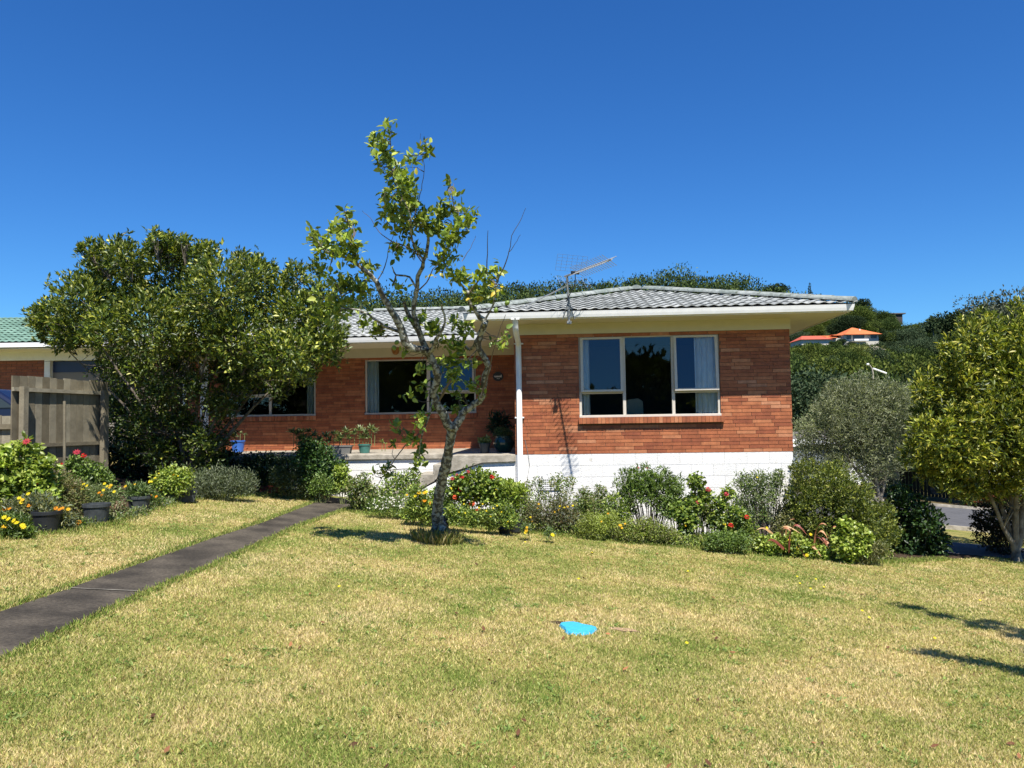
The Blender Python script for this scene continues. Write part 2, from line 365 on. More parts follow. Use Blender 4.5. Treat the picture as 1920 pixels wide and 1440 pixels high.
def wall_cells(mb, u0, u1, z0, z1, op, v0, v1):
    us = sorted({u0, u1, *[o[0] for o in op], *[o[1] for o in op]}); zs = sorted({z0, z1, *[o[2] for o in op], *[o[3] for o in op]})
    for i in range(len(us)-1):
        for j in range(len(zs)-1):
            cu, cz = (us[i]+us[i+1])/2, (zs[j]+zs[j+1])/2
            if any(o[0] < cu < o[1] and o[2] < cz < o[3] for o in op): continue
            mb.box(us[i], us[i+1], v0, v1, zs[j], zs[j+1])
wall_w = MB(); wall_cells(wall_w, 0.0, WW, ZB, ZT+.15, [W_WIN], 0.0, 0.11)
wing_wall = hpart('front_wall', wall_w, M_MORTAR)
mb = MB(); wall_cells(mb, UL, 0.0, ZB-.02, ZT+.15, [W1, W2], VR, VR+.11)
back_wall = hpart('recessed_wall', mb, M_MORTAR)
mb = MB(); mb.box(0, .11, .115, VR+5, ZB, ZT+.15); mb.box(WW-.11, WW, .115, VR+7.5, ZB, ZT+.15); mb.box(UL, UL+.11, VR+.115, VR+7.5, ZB, ZT+.15)
mb.box(UL, WW, VR+7.5, VR+7.6, ZB-1, ZT+.15)
side_wall = hpart('side_wall', mb, M_MORTAR)

CP = (ZT - ZB) / 34.0; BL = .345; J = .008
def brick_rects(u0, u1, z0, rows, op, seed):
    r = random.Random(seed); out = []
    for k in range(rows):
        za, zc = z0 + k*CP + J/2, z0 + (k+1)*CP - J/2; u = u0 - [0, .115, .23, .17, .06][(k*2 + (k//3)) % 5] - r.random()*.02
        zm = (za+zc)/2
        while u < u1:
            a, c = max(u + J/2, u0), min(u + BL - J/2, u1)
            segs = [(a, c)] if c - a > .015 else []
            for o in op:
                ns = []
                for (p, q) in segs:
                    if o[2] < zm < o[3] and q > o[0] and p < o[1]:
                        if p < o[0] - .02: ns.append((p, o[0]))
                        if q > o[1] + .02: ns.append((o[1], q))
                    else: ns.append((p, q))
                segs = ns
            out += [(p, q, za, zc) for p, q in segs if q - p > .015]; u += BL
    return out
unit = MB().box(0, 1, 0, 1, 0, 1).mesh('brick'); unit.materials.append(M_BRICK)
wz_sill0 = W_WIN[2] - .115
ops = [(W_WIN[0], W_WIN[1], wz_sill0, W_WIN[3])]
rects = brick_rects(0, WW, ZB, 34, ops, 3)
rects.sort(key=lambda r: -(r[1]-r[0]) + (0 if r[2] < EYE+.55 else .08))
sill_n = 38; ind = rects[:300-sill_n]; rest = rects[300-sill_n:]
def add_piece(name, me, par, loc, sc=(1, 1, 1), rot=None):
    o = bpy.data.objects.new(name, me); COL.objects.link(o); o.parent = par; o.location = loc; o.scale = sc
    if rot: o.rotation_euler = rot
    return o
rr = random.Random(5)
for (p, q, za, zc) in ind:
    d = .007 + rr.random()*.003; add_piece('brick', unit, wing_wall, (p, -d, za), (q-p, d+.03, zc-za))
mb = MB()
for (p, q, za, zc) in rest:
    d = .007 + rr.random()*.003; mb.box(p, q, -d, .03, za, zc, (rr.random(),)*3)
mb.put('brick_courses', M_BRICKC, wing_wall, col=True, kind='stuff')
# window sills of bricks on edge
su0, su1 = W_WIN[0]-.02, W_WIN[1]+.05
for k in range(sill_n):
    w = (su1-su0)/sill_n; add_piece('brick', unit, wing_wall, (su0+k*w+.003, -.085 - rr.random()*.004, wz_sill0), (w-.006, .2, .108))
mb = MB(); mb.box(su0+.004, su1-.004, -.078, .02, wz_sill0+.006, wz_sill0+.1); mb.put('sill_mortar', M_MORTAR, wing_wall)
mb = MB()
for (p, q, za, zc) in brick_rects(UL, -.005, ZB-.02, 34, [(w[0], w[1], w[2]-.115, w[3]) for w in (W1, W2)], 9):
    mb.box(p, q, VR-.007, VR+.03, za, zc, (rr.random()*.85,)*3)
for w_ in (W1, W2):
    n = int((w_[1]-w_[0])/.075)
    for k in range(n):
        w = (w_[1]-w_[0]+.04)/n; mb.box(w_[0]-.02+k*w+.003, w_[0]-.02+(k+1)*w-.003, VR-.05, VR+.05, w_[2]-.112, w_[2]-.006, (rr.random(),)*3)
mb.put('brick_courses', M_BRICKC, back_wall, col=True, kind='stuff')
mb = MB()
for (p, q, za, zc) in brick_rects(0.02, VR-.01, ZB, 34, [], 12): mb.box(-.007, .03, p, q, za, zc, (rr.random(),)*3)
for (p, q, za, zc) in brick_rects(0.02, 10, ZB, 34, [], 13): mb.box(WW-.03, WW+.007, p, q, za, zc, (rr.random(),)*3)
mb.put('brick_courses', M_BRICKC, side_wall, col=True, kind='stuff')

# foundation of white blocks
mb = MB(); mb.box(0.004, WW-.004, .002, .15, -1.2, ZB-.002); mb.box(.004, .15, .15, VR, -1.2, ZB-.002); mb.box(WW-.15, WW-.004, .15, VR+7.4, -1.3, ZB-.002)
found = hpart('foundation_wall', mb, M_BLOCKJ)
ub = MB().box(0, 1, 0, 1, 0, 1).mesh('concrete_block'); ub.materials.append(M_BLOCK)
vents = [hp(1031, 908, 0), hp(1410, 898, 0)]
for k in range(9):
    z1 = ZB - .004 - k*.21; z0 = z1 - .205; off = 0 if k % 2 else .2; u = -off
    while u < WW - .01:
        a, c = max(u, 0), min(u+.396, WW)
        if c - a > .02: add_piece('concrete_block', ub, found, (a, -.005 - rr.random()*.0015, z0), (c-a, .05, z1-z0))
        u += .4
    for (y0) in [(.02 + .4*q) for q in range(0, 9)]:
        add_piece('concrete_block', ub, found, (-.005, y0, z0), (.05, .396, z1-z0)) if k < 3 else None
for (vu, vz) in vents:
    mb = MB(); w, h = .21, .105; mb.box(vu-w, vu+w, -.012, -.009, vz-h, vz+h)
    vt = hpart('air_vent', mb, mat('vent_dark', (.03, .03, .03), .9) if 'vent_dark' not in bpy.data.materials else bpy.data.materials['vent_dark'])
    mb = MB()
    for k in range(12): mb.box(vu-w+k*(2*w-.012)/11, vu-w+k*(2*w-.012)/11+.014, -.03, -.013, vz-h, vz+h)
    for k in range(6): mb.box(vu-w, vu+w, -.028, -.014, vz-h+k*(2*h-.014)/5, vz-h+k*(2*h-.014)/5+.014)
    mb.put('vent_grille', M_WHITE, vt)

# windows
def window(w, v, muls, transoms, sashes, curtains, name='window'):
    u0, u1, z0, z1 = w; T = .045; vf = v + .045
    mb = MB(); mb.box(u0, u0+T, vf-.02, vf+.05, z0, z1); mb.box(u1-T, u1, vf-.02, vf+.05, z0, z1)
    mb.box(u0+T, u1-T, vf-.02, vf+.05, z1-T, z1); mb.box(u0-.005, u1+.005, v-.02, vf+.05, z0-.006, z0+.04)
    ms = [u0] + muls + [u1]
    for m_ in muls: mb.box(m_-.028, m_+.028, vf-.03, vf+.049, z0+.04, z1-T)
    for i, tz in transoms.items(): mb.box(ms[i]+(T if i == 0 else .028), ms[i+1]-(T if i == len(ms)-2 else .028), vf-.021, vf+.048, tz-.022, tz+.022)
    win = mb.put(name, M_FRAME, house)
    bevel(win, .005)
    for i in range(len(ms)-1):
        a = ms[i] + (T if i == 0 else .028); c = ms[i+1] - (T if i == len(ms)-2 else .028)
        cells = [(z0+.04, z1-T)] if i not in transoms else [(z0+.04, transoms[i]-.022), (transoms[i]+.022, z1-T)]
        for ci, (p, q) in enumerate(cells):
            if i in sashes and ci == len(cells)-1:
                ang = sashes[i]; f = MB(); H = q - p + .02; s_ = .038
                f.box(a-.01, a+s_, -.02, .02, -H, 0); f.box(c-s_, c+.01, -.02, .02, -H, 0); f.box(a+s_, c-s_, -.02, .02, -s_, 0); f.box(a+s_, c-s_, -.02, .02, -H, -H+s_)
                so = f.put('sash', M_FRAME, win); so.location = (0, vf-.03, q+.01); so.rotation_euler = (-ang, 0, 0)
                g = MB(); g.add([(a+s_, 0, -H+s_), (c-s_, 0, -H+s_), (c-s_, 0, -s_), (a+s_, 0, -s_)], [(0, 1, 2, 3)])
                go = g.put('pane', M_GLASS, win); go.location = so.location; go.rotation_euler = so.rotation_euler
            else:
                g = MB(); g.add([(a, vf+.01, p), (c, vf+.01, p), (c, vf+.01, q), (a, vf+.01, q)], [(0, 1, 2, 3)]); g.put('pane', M_GLASS, win)
    for (ca, cb) in curtains:
        n = 60; V = []; Fc = []
        for k in range(n+1):
            u = ca + (cb-ca)*k/n; dv = math.sin(k/n*(cb-ca)*75 + math.sin(k*.35)*.9)*.022
            for z in (z0-.05, (z0+z1)/2, z1-.02):
                V.append((u + math.sin(z*5+k*.2)*.004, v + .13 + dv*(1.25 if z < z1-.1 else .7), z))
        for k in range(n):
            for q in range(2): Fc.append((k*3+q, (k+1)*3+q, (k+1)*3+q+1, k*3+q+1))
        put('curtain', mesh_np('curtain', V, Fc, smooth=True), M_CURT, win)
    return win
m1 = hp(1170, 700, 0)[0]; m2 = hp(1262, 700, 0)[0]; tz = hp(1130, 736, 0)[1]; tz2 = hp(1310, 733.5, 0)[1]
wn1 = window(W_WIN, 0, [m1, m2], {0: tz, 2: tz2}, {0: .045, 2: .085}, [(W_WIN[0]+.03, W_WIN[0]+.20), (W_WIN[1]-.43, W_WIN[1]-.03)])
wn1['label'] = 'wide three-light window with two open top sashes'
mm2 = hp(802, 720, VR)[0]; t2 = hp(850, 736, VR)[1]
wn2 = window(W2, VR, [mm2], {1: t2}, {1: .06}, [(W2[0]+.03, W2[0]+.30)])
mm1 = hp(506, 720, VR)[0]; t1 = hp(460, 744, VR)[1]
wn3 = window(W1, VR, [mm1], {0: t1}, {0: .03}, [(W1[1]-.26, W1[1]-.02)])
# rooms behind the windows
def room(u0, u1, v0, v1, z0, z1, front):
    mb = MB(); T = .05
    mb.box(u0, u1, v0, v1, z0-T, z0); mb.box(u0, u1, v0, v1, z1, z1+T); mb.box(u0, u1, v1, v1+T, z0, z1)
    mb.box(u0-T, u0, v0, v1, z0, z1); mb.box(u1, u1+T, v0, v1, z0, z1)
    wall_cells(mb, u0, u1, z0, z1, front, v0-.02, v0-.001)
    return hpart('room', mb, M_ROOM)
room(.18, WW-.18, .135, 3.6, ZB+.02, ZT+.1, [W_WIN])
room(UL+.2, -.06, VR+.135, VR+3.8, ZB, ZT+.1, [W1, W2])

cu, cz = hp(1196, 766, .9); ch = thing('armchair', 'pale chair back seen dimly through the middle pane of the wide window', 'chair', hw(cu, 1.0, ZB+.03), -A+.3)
M_CH = mat('chair_fabric', (.55, .50, .34), .9, .1); CH_H = cz - ZB + .12
mb = MB(); mb.prism([(-.22, .42), (.22, .42), (.20, CH_H), (.10, CH_H+.06), (-.14, CH_H+.03)][::-1], .18, .26); bevel(mb.put('backrest', M_CH, ch), .02, 2)
bevel(MB().box(-.24, .24, -.25, .26, .34, .44).put('seat', M_CH, ch), .02, 2)
for lx in (-.2, .2):
    for ly_ in (-.2, .2): MB().box(lx-.02, lx+.02, ly_-.02, ly_+.02, 0, .34).put('leg', M_BLACKP, ch)
# frieze, soffit
mb = MB(); FZ0, FZ1 = ZT, ZG-.112
mb.box(-.018, WW+.018, -.022, .0, FZ0, FZ1); mb.box(-.018, .0, .0, VR-.02, FZ0, FZ1); mb.box(WW, WW+.018, 0, VR+7, FZ0, FZ1)
mb.box(UL-.018, -.018, VR-.022, VR, FZ0-.03, FZ1); mb.box(UL-.018, UL, VR, VR+7, FZ0-.03, FZ1)
hpart('frieze_board', mb, M_CREAM)
mb = MB(); z = FZ1; q = .03
mb.box(-OV+q, WW+OV-q, -OV+q, -.0, z, z+.012); mb.box(-OV+q, 0, 0, VG+q, z, z+.012); mb.box(WW, WW+OV-q, 0, VR+8, z, z+.012)
mb.box(UL-OV+q, 0, VG+q, VR, z, z+.012); mb.box(UL-OV+q, UL, VR, VR+8, z, z+.012)
hpart('soffit', mb, M_SOFFIT)
mb = MB(); uj = hp(392, 700, VR)[0]; mb.box(uj-.2, uj, VR-.03, VR-.008, ZB+.25, FZ0-.03); mb.box(UL-.02, UL+.09, VR-.035, VR-.02, ZB, FZ0-.03)
hpart('corner_board', mb, M_WHITE)

# gutter swept round the eaves
def sweep(path_, prof, name, mt):
    m = len(path_); V = []; Fc = []; k = len(prof)
    for i, (x, y) in enumerate(path_):
        def nrm(a, c):
            dx, dy = c[0]-a[0], c[1]-a[1]; l = math.hypot(dx, dy); return (dy/l, -dx/l)
        if i == 0: n = nrm(path_[0], path_[1]); s = 1
        elif i == m-1: n = nrm(path_[-2], path_[-1]); s = 1
        else:
            n1_, n2_ = nrm(path_[i-1], path_[i]), nrm(path_[i], path_[i+1])
            n = (n1_[0]+n2_[0], n1_[1]+n2_[1]); l2 = (n[0]**2+n[1]**2); s = 2/l2
        for (o, z) in prof: V.append((x + n[0]*o*s, y + n[1]*o*s, z))
    for i in range(m-1):
        for j in range(k): Fc.append((i*k+j, i*k+(j+1) % k, (i+1)*k+(j+1) % k, (i+1)*k+j))
    me = bpy.data.meshes.new(name); me.from_pydata(V, [], Fc + [tuple(range(k))] + [tuple((m-1)*k + j for j in range(k-1, -1, -1))]); me.update()
    return put(name, me, mt, house)
gpath = [(UL-OV, VR+8), (UL-OV, VG), (-OV, VG), (-OV, -OV), (WW+OV, -OV), (WW+OV, VR+8)]
sweep(gpath, [(-.075, ZG-.095), (-.02, ZG-.105), (-.008, ZG-.06), (0.0, ZG-.018), (.004, ZG), (-.018, ZG+.002), (-.022, ZG-.05), (-.035, ZG-.085), (-.07, ZG-.085)], 'gutter', M_WHITE)
sweep(gpath, [(-.078, ZG-.125), (-.06, ZG-.125), (-.06, ZG+.01), (-.078, ZG+.01)], 'fascia_board', M_WHITE)

# downpipe
pu = .085
mb = MB(); mb.tube([(pu, -OV+.05, ZG-.1), (pu, -OV+.05, ZG-.25), (pu, -OV+.11, ZG-.30), (pu, -.14, ZG-.46), (pu, -.07, ZG-.52), (pu, -.07, ZG-.8), (pu, -.07, 0)], .052, 14)
dp = hpart('downpipe', mb, M_WHITE, smooth=True)
mb = MB(); mb.box(pu-.075, pu+.075, -OV-.0, -OV+.11, ZG-.125, ZG-.108); mb.put('outlet', M_WHITE, dp)
for py in (645, 783):
    z = hp(976, py, 0)[1]; mb = MB(); mb.box(pu-.085, pu+.085, -.07, -.01, z-.012, z+.012); mb.tube([(pu, -.065, z-.02), (pu, -.065, z+.02)], .054, 14); mb.put('bracket', M_WHITE, dp)
mb = MB(); c_ = [hp(x, y, -.02) for x, y in ((984, 824), (990, 850), (993, 872), (988, 900), (985, 925))]
mb.tube([(u, -.02, z) for u, z in c_], .004, 5); hpart('cable', mb, M_GALV)

# roof slabs
zt_ = .05
RZ = ZG + .005
RG_V = VG + 4.74; RG_Z = RZ + 4.74*SL_W
uL, uR = UL-OV, WW+OV
hip = 4.74
mb = MB()
mb.add([(uL, VG, RZ), (-OV, VG, RZ), (-OV+hip, RG_V, RG_Z), (uL+hip, RG_V, RG_Z)], [(0, 1, 2, 3)])
mb.add([(-OV, VG, RZ), (uR, VG, RZ), (uR-hip, RG_V, RG_Z), (-OV+hip-.001, RG_V, RG_Z)], [(0, 1, 2, 3)])
mb.add([(uL, VG, RZ), (uL+hip, RG_V, RG_Z), (uL, VG+2*hip, RZ)], [(0, 1, 2)])
mb.add([(uL, VG+2*hip, RZ), (uL+hip, RG_V, RG_Z), (uR-hip, RG_V, RG_Z), (uR, VG+2*hip, RZ)], [(0, 1, 2, 3)])
mb.add([(uR, VG, RZ), (uR, VG+2*hip, RZ), (uR-hip, RG_V, RG_Z)], [(0, 1, 2)])
h2 = WW/2 + OV; az = RZ + h2*SL_W; back = VG + h2
mb.add([(-OV, -OV, RZ), (uR, -OV, RZ), (AP_U, -OV+h2, az)], [(0, 1, 2)])
mb.add([(-OV, -OV, RZ), (AP_U, -OV+h2, az), (AP_U, back, az), (-OV, VG, RZ)], [(0, 1, 2, 3)])
mb.add([(uR, -OV, RZ), (uR, VG, RZ), (AP_U, back, az), (AP_U, -OV+h2, az)], [(0, 1, 2, 3)])
roof = hpart('roof', mb, mat('under_tile', (.22, .225, .225), .9, .1, noise=.3, nscale=10))
# wave tile
TW, TL = .37, .335; ns = 16
def wavez(t): return .024*(.5+.5*math.cos(4*math.pi*t)) 
V = []; Fc = []
for i in range(ns+1):
    t = i/ns; x = t*(TW+.004); z = wavez(t)
    V += [(x, 0, z+.030), (x, TL+.05, z+.002), (x, .004, z+.016)]
for i in range(ns):
    a = i*3; Fc += [(a, a+3, a+4, a+1), (a+2, a+5, a+3, a)]
tile_me = mesh_np('roof_tile', V, Fc, smooth=False); tile_me.materials.append(M_TILE)
VT = np.array(V); FT = np.array(Fc)
ang = math.atan(SL_W); ca_, sa_ = math.cos(ang), math.sin(ang)
def tile_spots(u0f, u1f, v0, depth):
    out = []; s = -.06; k = 0; slope_len = depth/ca_
    while s < slope_len - .2:
        y = s*ca_; a, c = u0f(max(y, 0)), u1f(max(y, 0)); u = a - (TW*.0 if k % 2 == 0 else TW*.0)
        n = int(math.floor((c - a)/TW)); st = a + ((c-a) - n*TW)/2
        base = math.floor(st/TW)*TW + (TW*.5 if k % 2 else 0)
        x = base
        while x + TW*.5 < c:
            if x + TW*.55 > a: out.append((x, v0 + y, RZ + s*sa_ + .012))
            x += TW
        s += TL; k += 1
    return out
front = tile_spots(lambda y: -OV + y + .02, lambda y: uR - y - .02, -OV+.05, h2-.1)
main = tile_spots(lambda y: uL + y + .02, lambda y: min(-OV - .0 + y*1.0, -OV+2.3), VG+.05, hip-.05)
main.sort(key=lambda p: -p[0])
left_n = 300 - len(front)
indiv = front + main[:left_n]
for i, (x, y, z) in enumerate(indiv): add_piece('roof_tile', tile_me, roof, (x, y, z), (1, 1, 1), (ang + rr.uniform(-.006, .006), 0, rr.uniform(-.006, .006)))
rest = main[left_n:]
R_ = np.array([[1, 0, 0], [0, ca_, -sa_], [0, sa_, ca_]])
VV = np.concatenate([VT @ R_.T + np.array(p) for p in rest]); FF = np.concatenate([FT + len(VT)*i for i in range(len(rest))])
cc = np.repeat(RNG.random(len(rest)), len(VT))
put('roof_tiles_left', mesh_np('rt', VV, FF, np.stack([cc]*3, 1)), M_TILEC, roof, 'stuff')
roof.children[-1].name = 'roof_tiling'
# ridge and hip caps
mb = MB(); n = 8
V = []
for y in (0, .42):
    for k in range(n+1):
        w = math.pi*k/n; V.append((math.cos(w)*(.11 if y else .12), y, math.sin(w)*(.075 if y else .085)))
mb.add(V, [(k, k+1, n+1+k+1, n+1+k) for k in range(n)] + [tuple(range(n, -1, -1))]); cap_me = mb.mesh('ridge_tile', smooth=False); cap_me.materials.append(M_CAP)
def caps(p, q_, lift=.02):
    p, q_ = Vector(p), Vector(q_); d = q_ - p; n = int(d.length/.38); e = d.normalized()
    yaw = math.atan2(-e.x, e.y); pit = math.asin(e.z)
    for k in range(n):
        pos = p + e*(k*.38); add_piece('ridge_tile', cap_me, roof, (pos.x, pos.y, pos.z + lift), (1, 1, 1), (pit, 0, yaw + rr.uniform(-.02, .02)))
caps((-OV, -OV, RZ+.02), (AP_U, -OV+h2, az+.03)); caps((uR, -OV, RZ+.02), (AP_U, -OV+h2, az+.03))
caps((AP_U, -OV+h2, az+.03), (AP_U, back, az+.03)); caps((uL+hip, RG_V, RG_Z+.02), (1.5, RG_V, RG_Z+.02)); caps((uL, VG, RZ+.02), (uL+hip, RG_V, RG_Z+.03))

# deck, landing and steps
DT = ZB + .004; dv0 = .78
mb = MB(); mb.box(UL+.4, -.006, dv0, VR-.012, DT-.105, DT); deck = bevel(hpart('deck_slab', mb, M_CONC), .012)
mb = MB(); mb.box(UL+.6, -.3, dv0+.056, dv0+.3, -.6, DT-.106)
dwall = hpart('deck_wall', mb, M_BLOCKJ)
for k in range(5):
    z1 = DT - .108 - k*.21; u = UL + .6 + (.2 if k % 2 else 0)
    while u < -.35:
        add_piece('concrete_block', ub, dwall, (u, dv0+.05, z1-.205), (min(.396, -.3-u), .05, .203)); u += .4
lu = on_z(850, 852, DT)[0]
mb = MB(); mb.prism([(-.006, DT-.001), (lu+.03, DT-.001), (lu, DT-.03), (lu-.02, DT-.2), (lu-.02, DT-.33), (-.62, DT-.15), (-.006, DT-.135)][::-1], -.02, dv0-.003)
land = bevel(hpart('landing', mb, M_CONC), .01)
steps = []
for k in range(5):
    z1 = DT - .17*(k+1) - .005*k; u1 = lu - .022 - .29*k
    mb = MB(); mb.prism([(u1, z1), (u1-.31, z1), (u1-.31, z1-.16), (u1-.29, z1-.3), (u1, z1-.14)][::-1], .02, dv0-.02)
    bevel(hpart('step', mb, M_CONC), .01)
mb = MB(); mb.prism([(-.006, DT-.137), (-.62, DT-.152), (lu-.0, DT-.36), (lu-1.3, DT-1.0), (-.006, DT-1.0)], .035, .3)
hpart('stair_wall', mb, mat('white_render', (.82, .81, .77), .85, .2, bump=.5, bscale=50))

# ------------------------------------------------------------------ aerial on the roof edge
mx_b = hw(*( (hp(1067, 600, -OV-.03)[0]), -OV-.03, ZG-.12))
ae = thing('roof_antenna', 'metal television antenna with grid reflector on a mast clamped to the gutter', 'antenna', mx_b)
def rel(p): return Vector(p) - mx_b
top = P(1063, 517, mx_b.y - .02); tip = P(1147, 486, 12.05)
mb = MB(); mb.tube([(0, 0, -.07), (0, 0, .25), rel(top)], .022, 8); mb.put('mast', M_GALV, ae)
mb = MB(); mb.tube([(0, 0, .3), (-.11, .05, -.02)], .01, 6); mb.tube([(0, 0, .3), (.10, .05, -.02)], .01, 6); mb.box(-.04, .04, -.03, .03, -.11, -.06); mb.put('bracket', M_GALV, ae)
mb = MB(); mb.tube([rel(P(1061, 537, mx_b.y)), rel(P(966, 583, mx_b.y + .5))], .012, 6); mb.put('brace', M_METAL, ae)
bd = (tip - top).normalized(); side = bd.cross(Vector((0, 0, 1))).normalized(); upv = side.cross(bd)
mb = MB(); mb.tube([rel(top - bd*.08), rel(tip)], .018, 6); mb.put('boom', M_METAL, ae)
el = MB()
for k in range(15):
    c = top + bd*(.35 + (tip-top).length*.75*k/15)
    for sg in (-1, 1):
        for uz in (-1, 1): el.tube([rel(c), rel(c + side*sg*.14 + upv*uz*.075)], .0055, 4)
el.put('director_elements', M_METAL, ae)
el = MB()
for uz in (1, -.45):
    n0 = (upv*uz*.9 + bd*.35).normalized()
    for k in range(6): el.tube([rel(top + bd*.1 + n0*(.06+.055*k) - side*.3), rel(top + bd*.1 + n0*(.06+.055*k) + side*.3)], .002, 4)
    for k in range(7): el.tube([rel(top + bd*.1 + n0*.06 + side*(-.3+.1*k)), rel(top + bd*.1 + n0*.335 + side*(-.3+.1*k))], .002, 4)
el.put('reflector_grid', M_GALV, ae)
mb = MB(); d_ = top + bd*.28; mb.tube([rel(d_ + side*.07), rel(d_ - side*.07)], .03, 8); mb.tube([rel(d_), rel(d_ - Vector((0, 0, .18))), rel(top - Vector((0.02, 0, .45)))], .008, 5); mb.put('dipole', M_BLACKP, ae)

# wall lantern and hanging sign on the recessed wall
u, z = hp(742, 655, VR-.12); lp = hw(u, VR-.14, z)
lan = thing('wall_lantern', 'amber glass wall lantern under the eave of the recessed wall', 'lantern', lp)
MB().lathe([(.03, -.13), (.075, -.10), (.105, -.01), (.09, .06), (.05, .10)], n=8).put('lamp_shade', mat('amber_glass', (.30, .13, .03), .3, .5), lan)
MB().lathe([(.05, .10), (.055, .12), (.02, .15), (.012, .17)], n=8).put('lamp_cap', M_BLACKP, lan)
mb = MB(); mb.tube([(0, 0, .15), (0, .08, .17), (0, .14, .12)], .012, 6); mb.put('bracket', M_BLACKP, lan)
u, z = hp(934, 706, VR-.03); sp = hw(u, VR-.03, z)
sg = thing('hanging_sign', 'small round dark slate sign hanging from a cord beside the porch corner', 'sign', sp, -A)
mb = MB(); n = 24; vs = [(math.cos(2*math.pi*k/n)*.125, y, math.sin(2*math.pi*k/n)*.11) for y in (-.012, .005) for k in range(n)]
mb.add(vs, [tuple(range(n)), tuple(range(2*n-1, n-1, -1))] + [(k, k+n, (k+1) % n+n, (k+1) % n) for k in range(n)]); mb.put('plaque', mat('slate', (.045, .05, .055), .7, .3), sg)
mb = MB(); mb.tube([(-.05, -.005, .10), (0, .0, .39), (.05, -.005, .10)], .004, 4); mb.put('cord', M_TWIG, sg)
mb = MB(); mb.tube([(-.09 + .18*t/40, -.016, .022*math.sin(t*1.25) + (.02 if t in (36, 37) else 0)) for t in range(41)], .005, 4)
mb.tube([(-.035 + .07*t/16, -.016, -.05 + .008*math.sin(t*1.6)) for t in range(17)], .003, 4); mb.put('lettering', M_CURT, sg)

# ------------------------------------------------------------------ foliage machinery
def unitv(a): return a / np.maximum(np.linalg.norm(a, axis=-1, keepdims=True), 1e-9)
def leaves(Pn, Ax, Nn, L_, Wd, C, curl=.25, six=False):
    Ax = unitv(Ax); Sd = unitv(np.cross(Ax, Nn)); Nr = np.cross(Sd, Ax); L_ = L_[:, None]; Wd = Wd[:, None]
    if not six:
        v0 = Pn; v1 = Pn + Ax*L_*.5 + Sd*Wd*.5 + Nr*Wd*.18; v2 = Pn + Ax*L_ - Nr*L_*curl; v3 = Pn + Ax*L_*.5 - Sd*Wd*.5 + Nr*Wd*.18
        V = np.stack([v0, v1, v2, v3], 1).reshape(-1, 3); n = len(Pn); b_ = np.arange(n)[:, None]*4
        Fc = np.concatenate([b_ + np.array([[0, 1, 2]]), b_ + np.array([[0, 2, 3]])], 0); k = 4
    else:
        mid = Pn + Ax*L_*.5 - Nr*L_*curl*.15
        v0 = Pn; v1 = Pn + Ax*L_*.32 + Sd*Wd*.5 + Nr*Wd*.15; v2 = Pn + Ax*L_*.72 + Sd*Wd*.36 + Nr*(Wd*.1 - L_*curl*.3)
        v3 = Pn + Ax*L_ - Nr*L_*curl; v4 = Pn + Ax*L_*.72 - Sd*Wd*.36 + Nr*(Wd*.1 - L_*curl*.3); v5 = Pn + Ax*L_*.32 - Sd*Wd*.5 + Nr*Wd*.15
        V = np.stack([v0, v1, v2, v3, v4, v5, mid], 1).reshape(-1, 3); n = len(Pn); b_ = np.arange(n)[:, None]*7
        Fc = np.concatenate([b_ + np.array([t]) for t in ([6, 0, 1], [6, 1, 2], [6, 2, 3], [6, 3, 4], [6, 4, 5], [6, 5, 0])], 0); k = 7
    return V, Fc, np.repeat(C, k, 0)
def pal(n, cols, w=None, jit=.18):
    cols = np.array(cols); i = RNG.choice(len(cols), n, p=w); c = cols[i]*(1 + RNG.normal(0, jit, (n, 1))); return np.clip(c, .004, .95)
def blob_points(blobs, n, shell=.45, flat=1.0, wts=None):
    """blobs: (cx,cy,cz,rx,ry,rz) -> positions, outward directions"""
    B = np.array(blobs, dtype=float); w = (B[:, 3]*B[:, 5]) if wts is None else np.array(wts); w = w/w.sum()
    i = RNG.choice(len(B), n, p=w); d = unitv(RNG.normal(size=(n, 3))); r = RNG.random((n, 1))**shell*np.exp(RNG.normal(0, .13, (n, 1)))
    return B[i, :3] + d*r*B[i, 3:6], d, i
def pxb(lst, D, dy=.9, jit=0):
    """pixel blobs (x,y,r[,dD[,ry]]) to world blobs"""
    out = []
    for b_ in lst:
        x, y, r = b_[:3]; dd = b_[3] if len(b_) > 3 else 0; d = D + dd + (random.uniform(-jit, jit)); p = P(x, y, d); R = r*d/1443.0
        rz = (b_[4]*d/1443.0) if len(b_) > 4 else R
        out.append((p.x, p.y, p.z, R, R*dy, rz))
    return out
def foliage(blobs, n, L_, Wd, cols, w=None, shell=.45, up=.35, out=.6, rnd=.7, curl=.25, six=False, jit=.18, clump=1, spread=.05, wts=None, minz=None, nd=.5, tn=.10):
    m = max(1, n//clump); c, d, bi = blob_points(blobs, m, shell, wts=wts)
    if clump > 1:
        c = np.repeat(c, clump, 0); d = np.repeat(d, clump, 0); bi = np.repeat(bi, clump, 0); n = len(c)
        ax = unitv(d*out + RNG.normal(size=(n, 3))*rnd + np.array([0, 0, up])); c = c + RNG.normal(size=(n, 3))*spread*.3
    else:
        n = m; ax = unitv(d*out + RNG.normal(size=(n, 3))*rnd + np.array([0, 0, up]))
    nn = unitv(RNG.normal(size=(n, 3))*.6 + np.array([0, -.1, .8]) + d*nd)
    ll = L_*RNG.uniform(.5, 1.3, n); C = pal(n, cols, w, jit)
    tone = np.clip(RNG.normal(1, tn, len(blobs)), .45, 1.7); C = C*tone[bi][:, None]
    if minz is not None: c[:, 2] = np.maximum(c[:, 2], minz)
    return leaves(c, ax, nn, ll, ll*(Wd/L_)*RNG.uniform(.8, 1.2, n), np.clip(C, .004, .9), curl, six)
